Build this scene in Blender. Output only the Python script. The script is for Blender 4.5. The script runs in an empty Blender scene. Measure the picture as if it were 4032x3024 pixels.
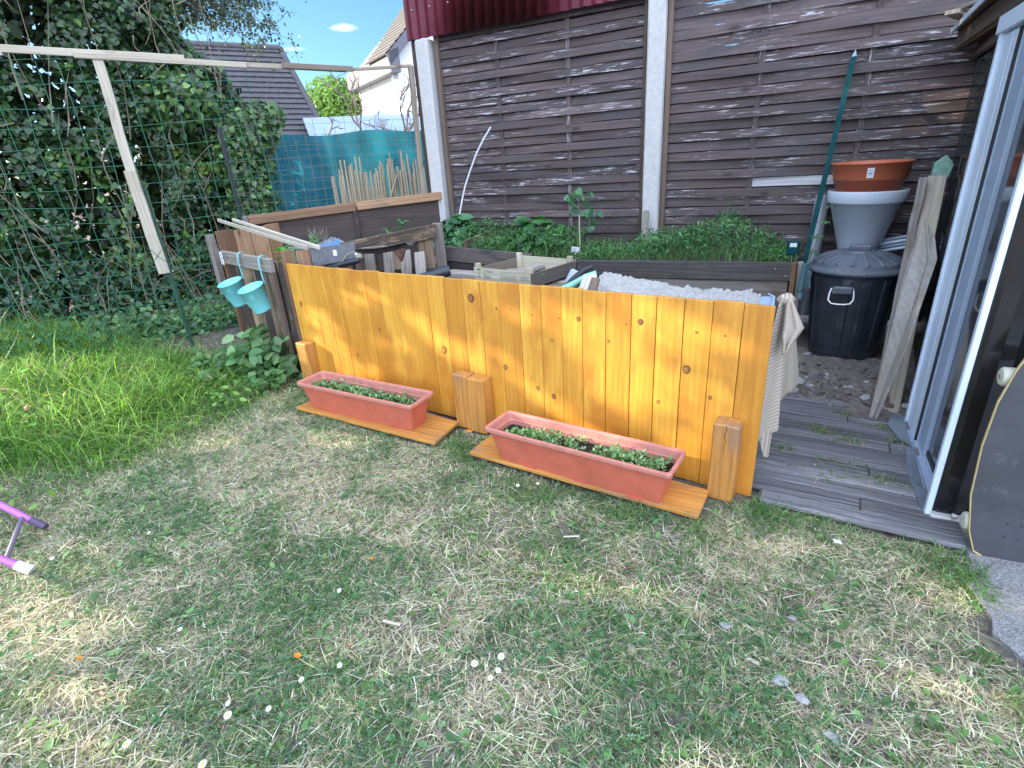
import bpy, math, random
import numpy as np
from mathutils import Vector, Matrix
random.seed(7); RS = np.random.RandomState(11)
C = bpy.context.scene.collection
sc = bpy.context.scene
R = math.radians
# ---------------------------------------------------------------- camera
cam_d = bpy.data.cameras.new("camera"); cam = bpy.data.objects.new("camera", cam_d); C.objects.link(cam)
cam.location = (0, 0, 1.5)
def cam_rot(yaw, pitch, roll):
    fwd = Vector((math.sin(yaw)*math.cos(pitch), math.cos(yaw)*math.cos(pitch), -math.sin(pitch)))
    right = Vector((math.cos(yaw), -math.sin(yaw), 0)); up = right.cross(fwd)
    r = right*math.cos(roll)+up*math.sin(roll); u = -right*math.sin(roll)+up*math.cos(roll)
    return Matrix((r, u, -fwd)).transposed()
cam.rotation_euler = cam_rot(R(-28.36), R(22.63), R(-3.79)).to_euler()
cam_d.sensor_width = 36; cam_d.lens = 36*2110/4032; cam_d.clip_start = .05; cam_d.clip_end = 500
sc.camera = cam
# ---------------------------------------------------------------- world, sun, exposure
SUN_DIR = Vector((-.938, -.262, .30)).normalized()        # towards the sun
elev = math.asin(SUN_DIR.z); az = math.atan2(SUN_DIR.x, SUN_DIR.y)
w = bpy.data.worlds.new("World"); sc.world = w; w.use_nodes = True
nt = w.node_tree; bg = nt.nodes['Background']
sky = nt.nodes.new('ShaderNodeTexSky'); sky.sky_type = 'NISHITA'; sky.sun_disc = False
sky.sun_elevation = elev; sky.sun_rotation = az; sky.altitude = 100; sky.air_density = 1.0; sky.dust_density = .6; sky.ozone_density = 1.5
CLOUDS = [(-.645, .74, .199, .026, .009, .55), (-.705, .69, .173, .022, .005, .35)]
# two small wisps of cloud, placed by direction
tc = nt.nodes.new('ShaderNodeTexCoord'); nz = nt.nodes.new('ShaderNodeTexNoise'); nz.inputs['Scale'].default_value = 75; nz.inputs['Detail'].default_value = 6
mp = nt.nodes.new('ShaderNodeMapping'); mp.inputs['Scale'].default_value = (1, 1, 2.6); nt.links.new(tc.outputs['Generated'], mp.inputs[0]); nt.links.new(mp.outputs[0], nz.inputs[0])
acc = None
def mth(op, a, b):
    n = nt.nodes.new('ShaderNodeMath'); n.operation = op
    for i, v in enumerate((a, b)):
        if isinstance(v, (int, float)): n.inputs[i].default_value = v
        else: nt.links.new(v, n.inputs[i])
    return n.outputs[0]
sx = nt.nodes.new('ShaderNodeSeparateXYZ'); nt.links.new(tc.outputs['Generated'], sx.inputs[0])
for cx, cy, cz, rw, rh, am in CLOUDS:
    dx = mth('DIVIDE', mth('SUBTRACT', sx.outputs[0], cx), rw); dz = mth('DIVIDE', mth('SUBTRACT', sx.outputs[2], cz), rh)
    q = mth('SUBTRACT', 1.0, mth('ADD', mth('MULTIPLY', dx, dx), mth('MULTIPLY', dz, dz))); q = mth('MULTIPLY', mth('MAXIMUM', mth('SUBTRACT', q, mth('MULTIPLY', nz.outputs[0], 1.1)), 0.0), am*3); acc = q if acc is None else mth('MAXIMUM', acc, q)
fy = mth('GREATER_THAN', sx.outputs[1], 0.0); cl = mth('MULTIPLY', mth('MULTIPLY', acc, fy), mth('MULTIPLY', nz.outputs[0], 1.6))
rp = nt.nodes.new('ShaderNodeClamp'); nt.links.new(cl, rp.inputs[0])
mx = nt.nodes.new('ShaderNodeMix'); mx.data_type = 'RGBA'; mx.inputs['B'].default_value = (6, 6.3, 6.6, 1)
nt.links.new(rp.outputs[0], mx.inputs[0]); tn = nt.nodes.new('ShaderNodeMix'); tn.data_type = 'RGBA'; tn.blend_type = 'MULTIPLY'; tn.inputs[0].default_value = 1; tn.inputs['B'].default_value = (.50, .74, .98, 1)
nt.links.new(sky.outputs[0], tn.inputs['A']); nt.links.new(tn.outputs['Result'], mx.inputs['A']); # added fill light: sky brightened in the half behind the viewer to lift shade
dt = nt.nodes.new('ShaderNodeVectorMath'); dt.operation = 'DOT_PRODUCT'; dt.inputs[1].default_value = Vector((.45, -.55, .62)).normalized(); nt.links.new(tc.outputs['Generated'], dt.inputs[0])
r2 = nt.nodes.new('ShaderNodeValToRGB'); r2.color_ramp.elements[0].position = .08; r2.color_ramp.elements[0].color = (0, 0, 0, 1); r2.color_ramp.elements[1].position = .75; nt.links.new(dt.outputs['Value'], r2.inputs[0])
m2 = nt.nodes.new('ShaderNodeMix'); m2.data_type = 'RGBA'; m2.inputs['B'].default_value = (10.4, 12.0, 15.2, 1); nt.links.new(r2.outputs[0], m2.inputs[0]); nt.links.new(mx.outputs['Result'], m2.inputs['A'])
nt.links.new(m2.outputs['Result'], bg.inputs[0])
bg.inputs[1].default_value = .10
sd = bpy.data.lights.new("sun", 'SUN'); sd.energy = 4.4; sd.angle = R(.5); sd.color = (1, .86, .62)
so = bpy.data.objects.new("sun", sd); C.objects.link(so); so.rotation_euler = SUN_DIR.to_track_quat('Z', 'Y').to_euler(); so.location = (-8, -3, 6)
sc.view_settings.view_transform = 'Standard'; sc.view_settings.look = 'None'; sc.view_settings.exposure = 1.5; sc.view_settings.gamma = 1
sc.cycles.max_bounces = 6; sc.cycles.transparent_max_bounces = 6

# ================================================================ materials
MATS = {}
class NT:
    def __init__(s, m): s.t = m.node_tree; s.n = s.t.nodes; s.l = s.t.links
    def new(s, ty, **kw):
        n = s.n.new(ty)
        for k, v in kw.items(): setattr(n, k, v)
        return n
    def link(s, a, b): s.l.new(a, b)
    def math(s, op, a, b=None, c=None):
        n = s.new('ShaderNodeMath', operation=op)
        for i, v in enumerate((a, b, c)):
            if v is None: continue
            if isinstance(v, (int, float)): n.inputs[i].default_value = v
            else: s.link(v, n.inputs[i])
        return n.outputs[0]
    def mapping(s, vec, scale, loc=(0,0,0)):
        n = s.new('ShaderNodeMapping'); n.inputs['Scale'].default_value = scale; n.inputs['Location'].default_value = loc; s.link(vec, n.inputs[0]); return n.outputs[0]
    def noise(s, vec, scale=1, detail=5, rough=.55, dist=0):
        n = s.new('ShaderNodeTexNoise'); n.inputs['Scale'].default_value = scale; n.inputs['Detail'].default_value = detail
        n.inputs['Roughness'].default_value = rough; n.inputs['Distortion'].default_value = dist; s.link(vec, n.inputs['Vector']); return n.outputs[0]
    def ramp(s, v, stops):
        n = s.new('ShaderNodeValToRGB'); e = n.color_ramp.elements
        while len(e) < len(stops): e.new(.5)
        for i, (p, c) in enumerate(stops):
            e[i].position = p; e[i].color = (*c, 1) if len(c) == 3 else c
        s.link(v, n.inputs[0]); return n.outputs[0]
    def mix(s, f, a, b, blend='MIX'):
        n = s.new('ShaderNodeMix', data_type='RGBA', blend_type=blend)
        for k, v in (('Factor', f), ('A', a), ('B', b)):
            sock = n.inputs[k] if k != 'Factor' else n.inputs[0]
            if isinstance(v, (int, float)): sock.default_value = v
            elif isinstance(v, tuple): sock.default_value = (*v, 1)
            else: s.link(v, sock)
        return n.outputs['Result']
    def bump(s, h, strength=.3, dist=.01):
        n = s.new('ShaderNodeBump'); n.inputs['Strength'].default_value = strength; n.inputs['Distance'].default_value = dist; s.link(h, n.inputs['Height']); return n.outputs[0]
    def attr(s, name, out='Vector'):
        n = s.new('ShaderNodeAttribute', attribute_name=name); return n.outputs[out]
def newmat(name):
    m = bpy.data.materials.new(name); m.use_nodes = True; MATS[name] = m
    k = NT(m); b = m.node_tree.nodes['Principled BSDF']; return m, k, b
def G(v): return (v, v, v)
def wood(name, cols, rough=.75, stain=None, paint=None, knots=None, bump=.35, fine=60, moss=None, varr=.5, coat=0):
    """grain follows the board: attribute gc = (along, across, through)"""
    m, k, b = newmat(name); gc = k.attr('gc'); rnd = k.attr('rnd', 'Fac')
    wv = k.noise(k.mapping(gc, (.9, 5, 5)), 1, 3)
    g1 = k.noise(k.mapping(gc, (1.6, fine, fine)), 1, 6, .6, .6)
    g2 = k.noise(k.mapping(gc, (3.5, 190, 190)), 1, 3, .6)
    wn = k.new('ShaderNodeTexWave', wave_type='BANDS', bands_direction='Y'); wn.inputs['Scale'].default_value = 7; wn.inputs['Distortion'].default_value = 9
    wn.inputs['Detail'].default_value = 3; wn.inputs['Detail Scale'].default_value = .6; k.link(k.mapping(gc, (.35, 1.4, 1.4)), wn.inputs[0])
    s = k.math('ADD', k.math('MULTIPLY', g1, .55), k.math('ADD', k.math('MULTIPLY', g2, .2), k.math('MULTIPLY', wn.outputs[1], .08)))
    s = k.math('ADD', s, k.math('MULTIPLY', k.math('SUBTRACT', rnd, .5), varr))
    s = k.math('ADD', s, k.math('MULTIPLY', k.math('SUBTRACT', wv, .5), .35))
    n = len(cols); col = k.ramp(s, [(.22+.5*i/(n-1), c) for i, c in enumerate(cols)])
    if stain:
        f = k.ramp(k.noise(k.mapping(gc, (2.2, 6, 6)), 1, 5, .65), [(stain[1], G(0)), (stain[1]+.16, G(1))]); col = k.mix(f, col, stain[0])
    if moss:
        f = k.ramp(k.noise(k.mapping(gc, (5, 9, 9), (3, 1, 7)), 1, 6, .7), [(.56, G(0)), (.7, G(.8))]); col = k.mix(f, col, moss)
    if knots:
        v = k.new('ShaderNodeTexVoronoi'); v.inputs['Scale'].default_value = 1; k.link(k.mapping(gc, (2.2, 6, 0), (.3, .2, 0)), v.inputs['Vector'])
        f = k.ramp(v.outputs['Distance'], [(.05, G(1)), (.12, G(0))]); col = k.mix(f, col, knots)
    if paint:
        f = k.math('MULTIPLY', k.ramp(k.noise(k.mapping(gc, paint[2] if len(paint) > 2 else (4.5, 30, 30), (5, 5, 5)), 1, 8, .72), [(paint[1], G(0)), (paint[1]+.04, G(1))]),
                   k.ramp(k.noise(k.mapping(gc, (1.1, 3, 3), (9, 2, 1)), 1, 3), [(.47, G(0)), (.62, G(1))]))
        col = k.mix(f, col, paint[0])
    k.link(col, b.inputs['Base Color']); b.inputs['Roughness'].default_value = rough; b.inputs['Coat Weight'].default_value = coat
    k.link(k.bump(s, bump, .006), b.inputs['Normal']); return m
def plain(name, col, rough=.5, metal=0, var=.12, scale=8, bump=0, dirt=None, trans=0, spec=.5, coat=0):
    m, k, b = newmat(name); tcn = k.new('ShaderNodeTexCoord').outputs['Object']
    nn = k.noise(tcn, scale, 6, .6); c = k.ramp(nn, [(.3, tuple(x*(1-var) for x in col)), (.7, tuple(min(1, x*(1+var)) for x in col))])
    if dirt:
        f = k.ramp(k.noise(tcn, scale*2.3, 8, .7), [(dirt[1], G(0)), (dirt[1]+.2, G(.8))]); c = k.mix(f, c, dirt[0])
    k.link(c, b.inputs['Base Color']); b.inputs['Roughness'].default_value = rough; b.inputs['Metallic'].default_value = metal
    b.inputs['Specular IOR Level'].default_value = spec; b.inputs['Coat Weight'].default_value = coat
    if bump: k.link(k.bump(k.noise(tcn, scale*4, 8, .65), bump, .01), b.inputs['Normal'])
    if trans:
        t = k.new('ShaderNodeBsdfTranslucent'); k.link(c, t.inputs[0]); ms = k.new('ShaderNodeMixShader'); ms.inputs[0].default_value = trans
        k.link(b.outputs[0], ms.inputs[1]); k.link(t.outputs[0], ms.inputs[2]); k.link(ms.outputs[0], m.node_tree.nodes['Material Output'].inputs[0])
    return m
def foliage(name, rough=.45, trans=.3, spec=.4):
    m, k, b = newmat(name); a = k.attr('col', 'Color'); k.link(a, b.inputs['Base Color']); b.inputs['Roughness'].default_value = rough
    b.inputs['Specular IOR Level'].default_value = spec
    t = k.new('ShaderNodeBsdfTranslucent'); k.link(k.mix(1.0, a, (1.3, 1.5, .6), 'MULTIPLY'), t.inputs[0]); ms = k.new('ShaderNodeMixShader'); ms.inputs[0].default_value = trans
    k.link(b.outputs[0], ms.inputs[1]); k.link(t.outputs[0], ms.inputs[2]); k.link(ms.outputs[0], m.node_tree.nodes['Material Output'].inputs[0]); return m
M_orange = wood('stained_pine', [(.46, .185, .022), (.64, .30, .036), (.78, .44, .07)], .45, stain=((.52, .205, .026), .47), bump=.12, fine=22, varr=.22, coat=.2)
M_orange_worn = wood('worn_stained_pine', [(.26, .115, .03), (.52, .235, .05), (.72, .38, .10)], .55, stain=((.30, .17, .10), .53), bump=.25, fine=30, coat=.1)
M_knot = wood('knot_wood', [(.22, .09, .03), (.40, .19, .06), (.50, .26, .09)], .5, bump=.2)
M_knotring = plain('knot_ring', (.09, .03, .01), .5)
M_slat = wood('brown_fence_wood', [(.042, .029, .028), (.092, .064, .062), (.15, .11, .108)], .7, stain=((.062, .052, .058), .5), paint=((.46, .45, .48), .555, (6, 70, 70)), bump=.45, knots=(.03, .02, .016), varr=.3)
M_slat_pale = wood('peeled_fence_slat', [(.34, .33, .33), (.48, .48, .5), (.58, .6, .65)], .7, stain=((.10, .065, .05), .56), bump=.4)
M_frame = wood('fence_frame_wood', [(.04, .026, .02), (.10, .068, .05), (.17, .12, .09)], .8, moss=(.13, .12, .06))
M_grey = wood('weathered_grey_wood', [(.09, .075, .065), (.21, .185, .165), (.36, .32, .28)], .8, moss=(.12, .12, .06), knots=(.06, .045, .03), stain=((.13, .09, .06), .54))
M_brownold = wood('old_brown_wood', [(.05, .036, .028), (.17, .12, .085), (.40, .28, .18)], .75, moss=(.13, .13, .06), knots=(.05, .03, .02), stain=((.075, .065, .06), .5), varr=.7, paint=((.42, .28, .18), .54, (2.5, 9, 9)))
M_warmold = wood('warm_old_wood', [(.16, .085, .045), (.33, .185, .10), (.50, .31, .18)], .7, moss=(.15, .15, .06), knots=(.12, .04, .02), stain=((.15, .13, .11), .55))
M_bedwood = wood('bed_dark_wood', [(.022, .02, .022), (.062, .052, .052), (.135, .11, .10)], .7, moss=(.12, .11, .05), knots=(.14, .12, .07), stain=((.035, .032, .045), .5))
M_darkply = wood('dark_panel', [(.03, .022, .018), (.07, .05, .042), (.12, .09, .075)], .75, stain=((.12, .11, .115), .58), bump=.3, fine=12)
M_pale = wood('pale_batten_wood', [(.36, .32, .25), (.52, .47, .38), (.64, .6, .5)], .7, bump=.25)
M_crate = wood('crate_wood', [(.34, .30, .2), (.52, .48, .37), (.64, .6, .5)], .7, bump=.2, stain=((.34, .27, .2), .56))
M_stake = wood('stake_wood', [(.17, .14, .10), (.34, .29, .22), (.50, .45, .36)], .75, stain=((.2, .17, .13), .57), knots=(.12, .08, .05))
M_deck = wood('deck_wood', [(.05, .047, .05), (.19, .185, .195), (.36, .35, .37)], .75, stain=((.13, .115, .105), .54), bump=1, fine=60, varr=.2, paint=((.40, .38, .37), .58, (2, 40, 40)))
M_drift = wood('driftwood', [(.14, .115, .095), (.30, .27, .24), (.44, .42, .40)], .8, stain=((.28, .2, .12), .56), bump=.4)
M_concrete = plain('concrete_post', (.50, .49, .48), .85, var=.12, scale=30, bump=.25, dirt=((.33, .32, .29), .6))
M_redmetal = plain('red_metal_sheet', (.135, .018, .034), .45, var=.25, scale=5, dirt=((.13, .09, .10), .66))
M_terra = plain('terracotta_plastic', (.52, .125, .075), .5, var=.14, scale=9, dirt=((.40, .19, .14), .56))
M_terra_rim = plain('faded_terracotta_rim', (.50, .19, .15), .55, var=.15, scale=22, dirt=((.5, .38, .33), .56))
M_soil = plain('potting_soil', (.022, .017, .014), .95, var=.5, scale=60, bump=1)
M_turq = plain('turquoise_enamel', (.20, .62, .64), .32, var=.04, scale=20)
M_black = plain('black_plastic', (.026, .030, .040), .36, var=.4, scale=7, dirt=((.10, .09, .085), .6))
M_blackhut = plain('black_cladding', (.012, .011, .013), .16, var=.3, scale=5, dirt=((.05, .045, .042), .7), coat=.4)
M_lid = plain('grey_lid_plastic', (.095, .108, .135), .45, var=.3, scale=7, dirt=((.20, .185, .17), .55), bump=.05)
M_potgrey = plain('pale_grey_plastic', (.50, .55, .63), .45, var=.06, scale=6, dirt=((.46, .46, .47), .68))
M_potor = plain('orange_plastic', (.45, .12, .06), .38, var=.07, scale=8)
M_steel = plain('zinc_steel', (.55, .54, .50), .32, metal=.7, var=.15, scale=30)
M_greypipe = plain('grey_pvc', (.26, .27, .30), .3, var=.1, scale=10)
M_greenpost = plain('green_painted_steel', (.004, .05, .055), .75, var=.2, scale=14, spec=.15)
M_wire = plain('green_wire', (.022, .15, .085), .5, var=.2)
M_wireold = plain('grey_wire', (.16, .15, .13), .5, var=.2)
M_blackpost = plain('black_steel', (.018, .022, .028), .45, var=.3)
M_alu = plain('white_aluminium', (.70, .80, .92), .3, var=.05, scale=4, metal=0)
M_alu2 = plain('grey_aluminium', (.36, .44, .56), .35, var=.1, scale=4)
M_film = plain('grey_film', (.16, .19, .22), .4, var=.3)
M_smoke = plain('smoked_polycarbonate', (.012, .016, .018), .12, var=.3, scale=4, coat=.6)
M_white = plain('white_plastic', (.72, .74, .76), .45, var=.05)
M_whitewall = plain('white_render', (.78, .78, .77), .9, var=.03, scale=2)
M_tile = plain('roof_tile', (.085, .078, .088), .7, var=.25, scale=9, bump=.2)
M_tile2 = plain('pale_roof_tile', (.17, .155, .15), .8, var=.2, scale=9)
M_fascia = plain('grey_fascia', (.13, .13, .16), .6)
M_teal = plain('teal_screen_fabric', (.012, .165, .215), .55, var=.3, scale=2.2, trans=.5)
M_cane = wood('bamboo', [(.22, .17, .11), (.42, .34, .23), (.55, .48, .36)], .7)
M_bark = plain('bark', (.11, .085, .065), .9, var=.3, scale=30, bump=.6)
M_twig = plain('twig', (.20, .16, .115), .85, var=.3, scale=30)
M_barepale = plain('bare_branch', (.20, .155, .13), .85, var=.3, scale=30)
M_sand = plain('mortar_sand', (.42, .41, .39), .95, var=.16, scale=22, bump=1.0, dirt=((.30, .29, .28), .6))
M_bluetub = plain('pale_blue_plastic', (.36, .48, .60), .45, var=.1)
M_mint = plain('mint_rubber', (.22, .52, .38), .45)
M_darkgrey = plain('dark_rubber', (.03, .033, .037), .55, var=.3)
M_plate = plain('grey_metal_plate', (.15, .16, .175), .5, metal=.3, var=.2, scale=30, dirt=((.35, .34, .33), .72))
M_rust = plain('rusty_steel', (.11, .055, .035), .8, var=.4, scale=30)
M_shovel = plain('worn_shovel_steel', (.10, .10, .105), .5, metal=.5, var=.4, scale=20)
M_bag = plain('clear_plastic_bag', (.30, .33, .38), .2, var=.2, trans=.4)
M_blue = plain('blue_bag_print', (.16, .32, .58), .4, var=.15)
M_paper = plain('label_paper', (.72, .73, .75), .6, var=.04)
M_ink = plain('grey_ink', (.16, .17, .2), .7)
M_inkgreen = plain('green_ink', (.03, .25, .12), .7)
M_purple = plain('purple_paint', (.44, .14, .46), .35, var=.05)
M_purpgrey = plain('grey_tube', (.18, .15, .22), .4)
M_grip = plain('grip_tape', (.05, .052, .06), .75, var=.25, scale=5, dirt=((.13, .13, .135), .57), bump=.1)
M_maple = plain('yellow_maple_edge', (.62, .47, .19), .5)
M_wheel = plain('cream_urethane', (.62, .60, .48), .4, var=.06)
M_petal = plain('daisy_petal', (.85, .85, .85), .6, trans=.3)
M_yolk = plain('daisy_centre', (.75, .5, .04), .7)
M_orpetal = plain('orange_petal', (.85, .27, .01), .55, trans=.3)
M_leaf = foliage('leaf'); M_ivy = foliage('ivy_leaf', .32, .22, .55); M_grassm = foliage('grass_blade', .55, .35, .3); M_dark_leaf = foliage('dark_leaf', .4, .2, .4)
def towel(name, base, stripe, freq, axis=0):
    m, k, b = newmat(name); gc = k.attr('gc')
    sep = k.new('ShaderNodeSeparateXYZ'); k.link(gc, sep.inputs[0])
    s = k.math('SINE', k.math('MULTIPLY', sep.outputs[axis], freq)); f = k.ramp(s, [(.35, G(0)), (.6, G(1))])
    c = k.mix(f, base, stripe); c = k.mix(k.ramp(k.noise(gc, 9, 6, .7), [(.5, G(0)), (.75, G(.45))]), c, (.36, .34, .22))
    k.link(c, b.inputs['Base Color']); b.inputs['Roughness'].default_value = .95; k.link(k.bump(k.noise(gc, 260, 3), .4, .002), b.inputs['Normal']); return m
M_towel = towel('striped_towel', (.44, .38, .31), (.27, .23, .20), 380)
M_glove = towel('striped_glove_cloth', (.02, .11, .13), (.16, .2, .22), 110)
def ground_mat():
    m, k, b = newmat('lawn_soil'); P = k.new('ShaderNodeNewGeometry').outputs['Position']
    c = k.ramp(k.noise(P, 38, 8, .7), [(.3, (.06, .05, .04)), (.55, (.17, .148, .125)), (.75, (.33, .30, .27))])
    c = k.mix(k.ramp(k.noise(P, 3.1, 5, .6), [(.5, G(0)), (.68, G(.6))]), c, (.24, .22, .19))
    c = k.mix(k.ramp(k.noise(P, 160, 4, .6), [(.6, G(0)), (.7, G(.6))]), c, (.35, .30, .20))
    k.link(c, b.inputs['Base Color']); b.inputs['Roughness'].default_value = .95; k.link(k.bump(k.noise(P, 60, 8, .7), .8, .02), b.inputs['Normal']); return m
M_ground = ground_mat()
def path_mat():
    m, k, b = newmat('rough_concrete'); P = k.new('ShaderNodeNewGeometry').outputs['Position']
    v = k.new('ShaderNodeTexVoronoi'); v.inputs['Scale'].default_value = 150; k.link(P, v.inputs['Vector'])
    c = k.mix(.5, k.ramp(k.noise(P, 12, 8, .7), [(.3, (.15, .145, .15)), (.7, (.30, .295, .30))]), k.ramp(v.outputs['Color'], [(.2, (.12, .12, .125)), (.8, (.36, .35, .35))]))
    k.link(c, b.inputs['Base Color']); b.inputs['Roughness'].default_value = .9; k.link(k.bump(v.outputs['Distance'], .5, .008), b.inputs['Normal']); return m
M_path = path_mat()
M_rubble = plain('dry_clods', (.17, .145, .125), .95, var=.35, scale=25, bump=1)
M_pebble = plain('pebbles', (.34, .33, .33), .8, var=.3, scale=12)

# ================================================================ helpers
class MB:
    def __init__(s): s.v = []; s.f = []; s.m = []; s.g = []; s.r = []; s.sm = []
    def add(s, vs, fs, mi=0, gc=None, rnd=.5, smooth=False):
        o = len(s.v); s.v += [tuple(v) for v in vs]; s.f += [tuple(i+o for i in f) for f in fs]; s.m += [mi]*len(fs); s.sm += [smooth]*len(fs)
        s.g += [tuple(x) for x in (gc if gc is not None else vs)]; s.r += [rnd]*len(vs); return s
    def board(s, p0, p1, width, thick, side=(0, 0, 1), mi=0, rnd=None, seg=1, wob=0, taper=1, off=None):
        """long box p0->p1; width measured along 'side'"""
        p0 = Vector(p0); p1 = Vector(p1); L = (p1-p0).length; t = (p1-p0)/L; sd_ = Vector(side); sd_ = (sd_-t*sd_.dot(t)).normalized(); n = t.cross(sd_)
        rnd = random.random() if rnd is None else rnd; o = off if off is not None else (random.uniform(0, 50), random.uniform(0, 50), random.uniform(0, 50))
        vs = []; gc = []; fs = []
        for i in range(seg+1):
            u = i/seg; k = 1+(taper-1)*u; cx = random.uniform(-wob, wob) if 0 < i < seg or wob else 0; cy = random.uniform(-wob, wob)
            for a, b_ in ((-1, -1), (1, -1), (1, 1), (-1, 1)):
                vs.append(p0+t*(L*u)+sd_*(a*width/2*k+cx)+n*(b_*thick/2*k+cy)); gc.append((L*u+o[0], a*width/2+o[1], b_*thick/2+o[2]))
        for i in range(seg):
            q = i*4
            for j in range(4): fs.append((q+j, q+(j+1) % 4, q+4+(j+1) % 4, q+4+j))
        fs.append((3, 2, 1, 0)); q = seg*4; fs.append((q, q+1, q+2, q+3))
        s.add(vs, fs, mi, gc, rnd); return s
    def box(s, lo, hi, mi=0, rnd=None):
        lo = Vector(lo); hi = Vector(hi); d = hi-lo; ax = max(range(3), key=lambda i: d[i]); c = (lo+hi)/2
        t = Vector((0, 0, 0)); t[ax] = 1; sx = [(1, 2), (2, 0), (0, 1)][ax]; sdv = Vector((0, 0, 0)); sdv[sx[0]] = 1
        return s.board(c-t*d[ax]/2, c+t*d[ax]/2, d[sx[0]], d[sx[1]], sdv, mi, rnd)
    def tube(s, pts, rad, mi=0, n=8, caps=True, rnd=.5):
        pts = [Vector(p) for p in pts]; rs = rad if isinstance(rad, (list, tuple)) else [rad]*len(pts)
        vs = []; gc = []; fs = []; up = None; L = 0
        for i, p in enumerate(pts):
            t = (pts[min(i+1, len(pts)-1)]-pts[max(i-1, 0)]).normalized()
            if up is None: up = t.orthogonal().normalized()
            up = (up-t*up.dot(t)).normalized(); b_ = t.cross(up)
            if i: L += (p-pts[i-1]).length
            for j in range(n):
                a = 2*math.pi*j/n; vs.append(p+(up*math.cos(a)+b_*math.sin(a))*rs[i]); gc.append((L, a*rs[i], 0))
        for i in range(len(pts)-1):
            for j in range(n): fs.append((i*n+j, i*n+(j+1) % n, (i+1)*n+(j+1) % n, (i+1)*n+j))
        s.add(vs, fs, mi, gc, rnd, True)
        if caps:
            k = len(vs); s.add(vs[:n], [tuple(range(n-1, -1, -1))], mi, gc[:n], rnd); s.add(vs[k-n:], [tuple(range(n))], mi, gc[k-n:], rnd)
        return s
    def lathe(s, prof, c=(0, 0, 0), n=48, mi=0, mod=None, mat=None, smooth=True):
        """profile [(r,z)]; mod(angle, r, z)->r"""
        vs = []; fs = []; M_ = mat or Matrix.Identity(3); c = Vector(c)
        for r, z in prof:
            for j in range(n):
                a = 2*math.pi*j/n; rr = mod(a, r, z) if mod else r
                vs.append(c+M_ @ Vector((rr*math.cos(a), rr*math.sin(a), z)))
        for i in range(len(prof)-1):
            for j in range(n): fs.append((i*n+j, i*n+(j+1) % n, (i+1)*n+(j+1) % n, (i+1)*n+j))
        s.add(vs, fs, mi, None, .5, smooth); return s
    def blob(s, c, r, mi=0, seg=(7, 10), jit=.15, sq=(1, 1, 1)):
        vs = []; fs = []; c = Vector(c); a, b_ = seg
        for i in range(a+1):
            th = math.pi*i/a
            for j in range(b_):
                ph = 2*math.pi*j/b_; k = r*(1+random.uniform(-jit, jit))
                vs.append(c+Vector((k*sq[0]*math.sin(th)*math.cos(ph), k*sq[1]*math.sin(th)*math.sin(ph), k*sq[2]*math.cos(th))))
        for i in range(a):
            for j in range(b_): fs.append((i*b_+j, (i+1)*b_+j, (i+1)*b_+(j+1) % b_, i*b_+(j+1) % b_))
        s.add(vs, fs, mi, None, random.random(), False); return s
    def prism(s, poly, d, mi=0, rnd=.5, gax=None):
        """closed 3-D outline pushed along vector d"""
        n = len(poly); P = [Vector(p) for p in poly]; d = Vector(d); Q = [p+d for p in P]
        s.add(P+Q, [tuple(range(n-1, -1, -1)), tuple(range(n, 2*n))]+[(i, (i+1) % n, n+(i+1) % n, n+i) for i in range(n)], mi, [(p.z if gax == 'z' else p.x, p.x+p.y, p.y) for p in P+Q], rnd); return s
    def build(s, name, mats, parent=None, bevel=0, label=None, cat=None, group=None, kind=None):
        me = bpy.data.meshes.new(name); me.from_pydata(s.v, [], s.f)
        mats = mats if isinstance(mats, (list, tuple)) else [mats]
        for m in mats: me.materials.append(m)
        me.polygons.foreach_set('material_index', s.m); me.polygons.foreach_set('use_smooth', s.sm)
        a = me.attributes.new('gc', 'FLOAT_VECTOR', 'POINT'); a.data.foreach_set('vector', np.array(s.g, dtype=np.float32).ravel())
        a = me.attributes.new('rnd', 'FLOAT', 'POINT'); a.data.foreach_set('value', np.array(s.r, dtype=np.float32))
        me.update(); o = bpy.data.objects.new(name, me); C.objects.link(o)
        if parent: o.parent = parent; o.matrix_parent_inverse = Matrix.Translation(parent.location).inverted()
        if bevel:
            b = o.modifiers.new('bevel', 'BEVEL'); b.width = bevel; b.segments = 1; b.limit_method = 'ANGLE'
        tag(o, label, cat, group, kind); return o
def tag(o, label=None, cat=None, group=None, kind=None):
    for k, v in (('label', label), ('category', cat), ('group', group), ('kind', kind)):
        if v: o[k] = v
    return o
def thing(name, loc, label, cat, group=None):
    o = bpy.data.objects.new(name, None); C.objects.link(o); o.location = loc; o.empty_display_size = .1; return tag(o, label, cat, group)

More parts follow.
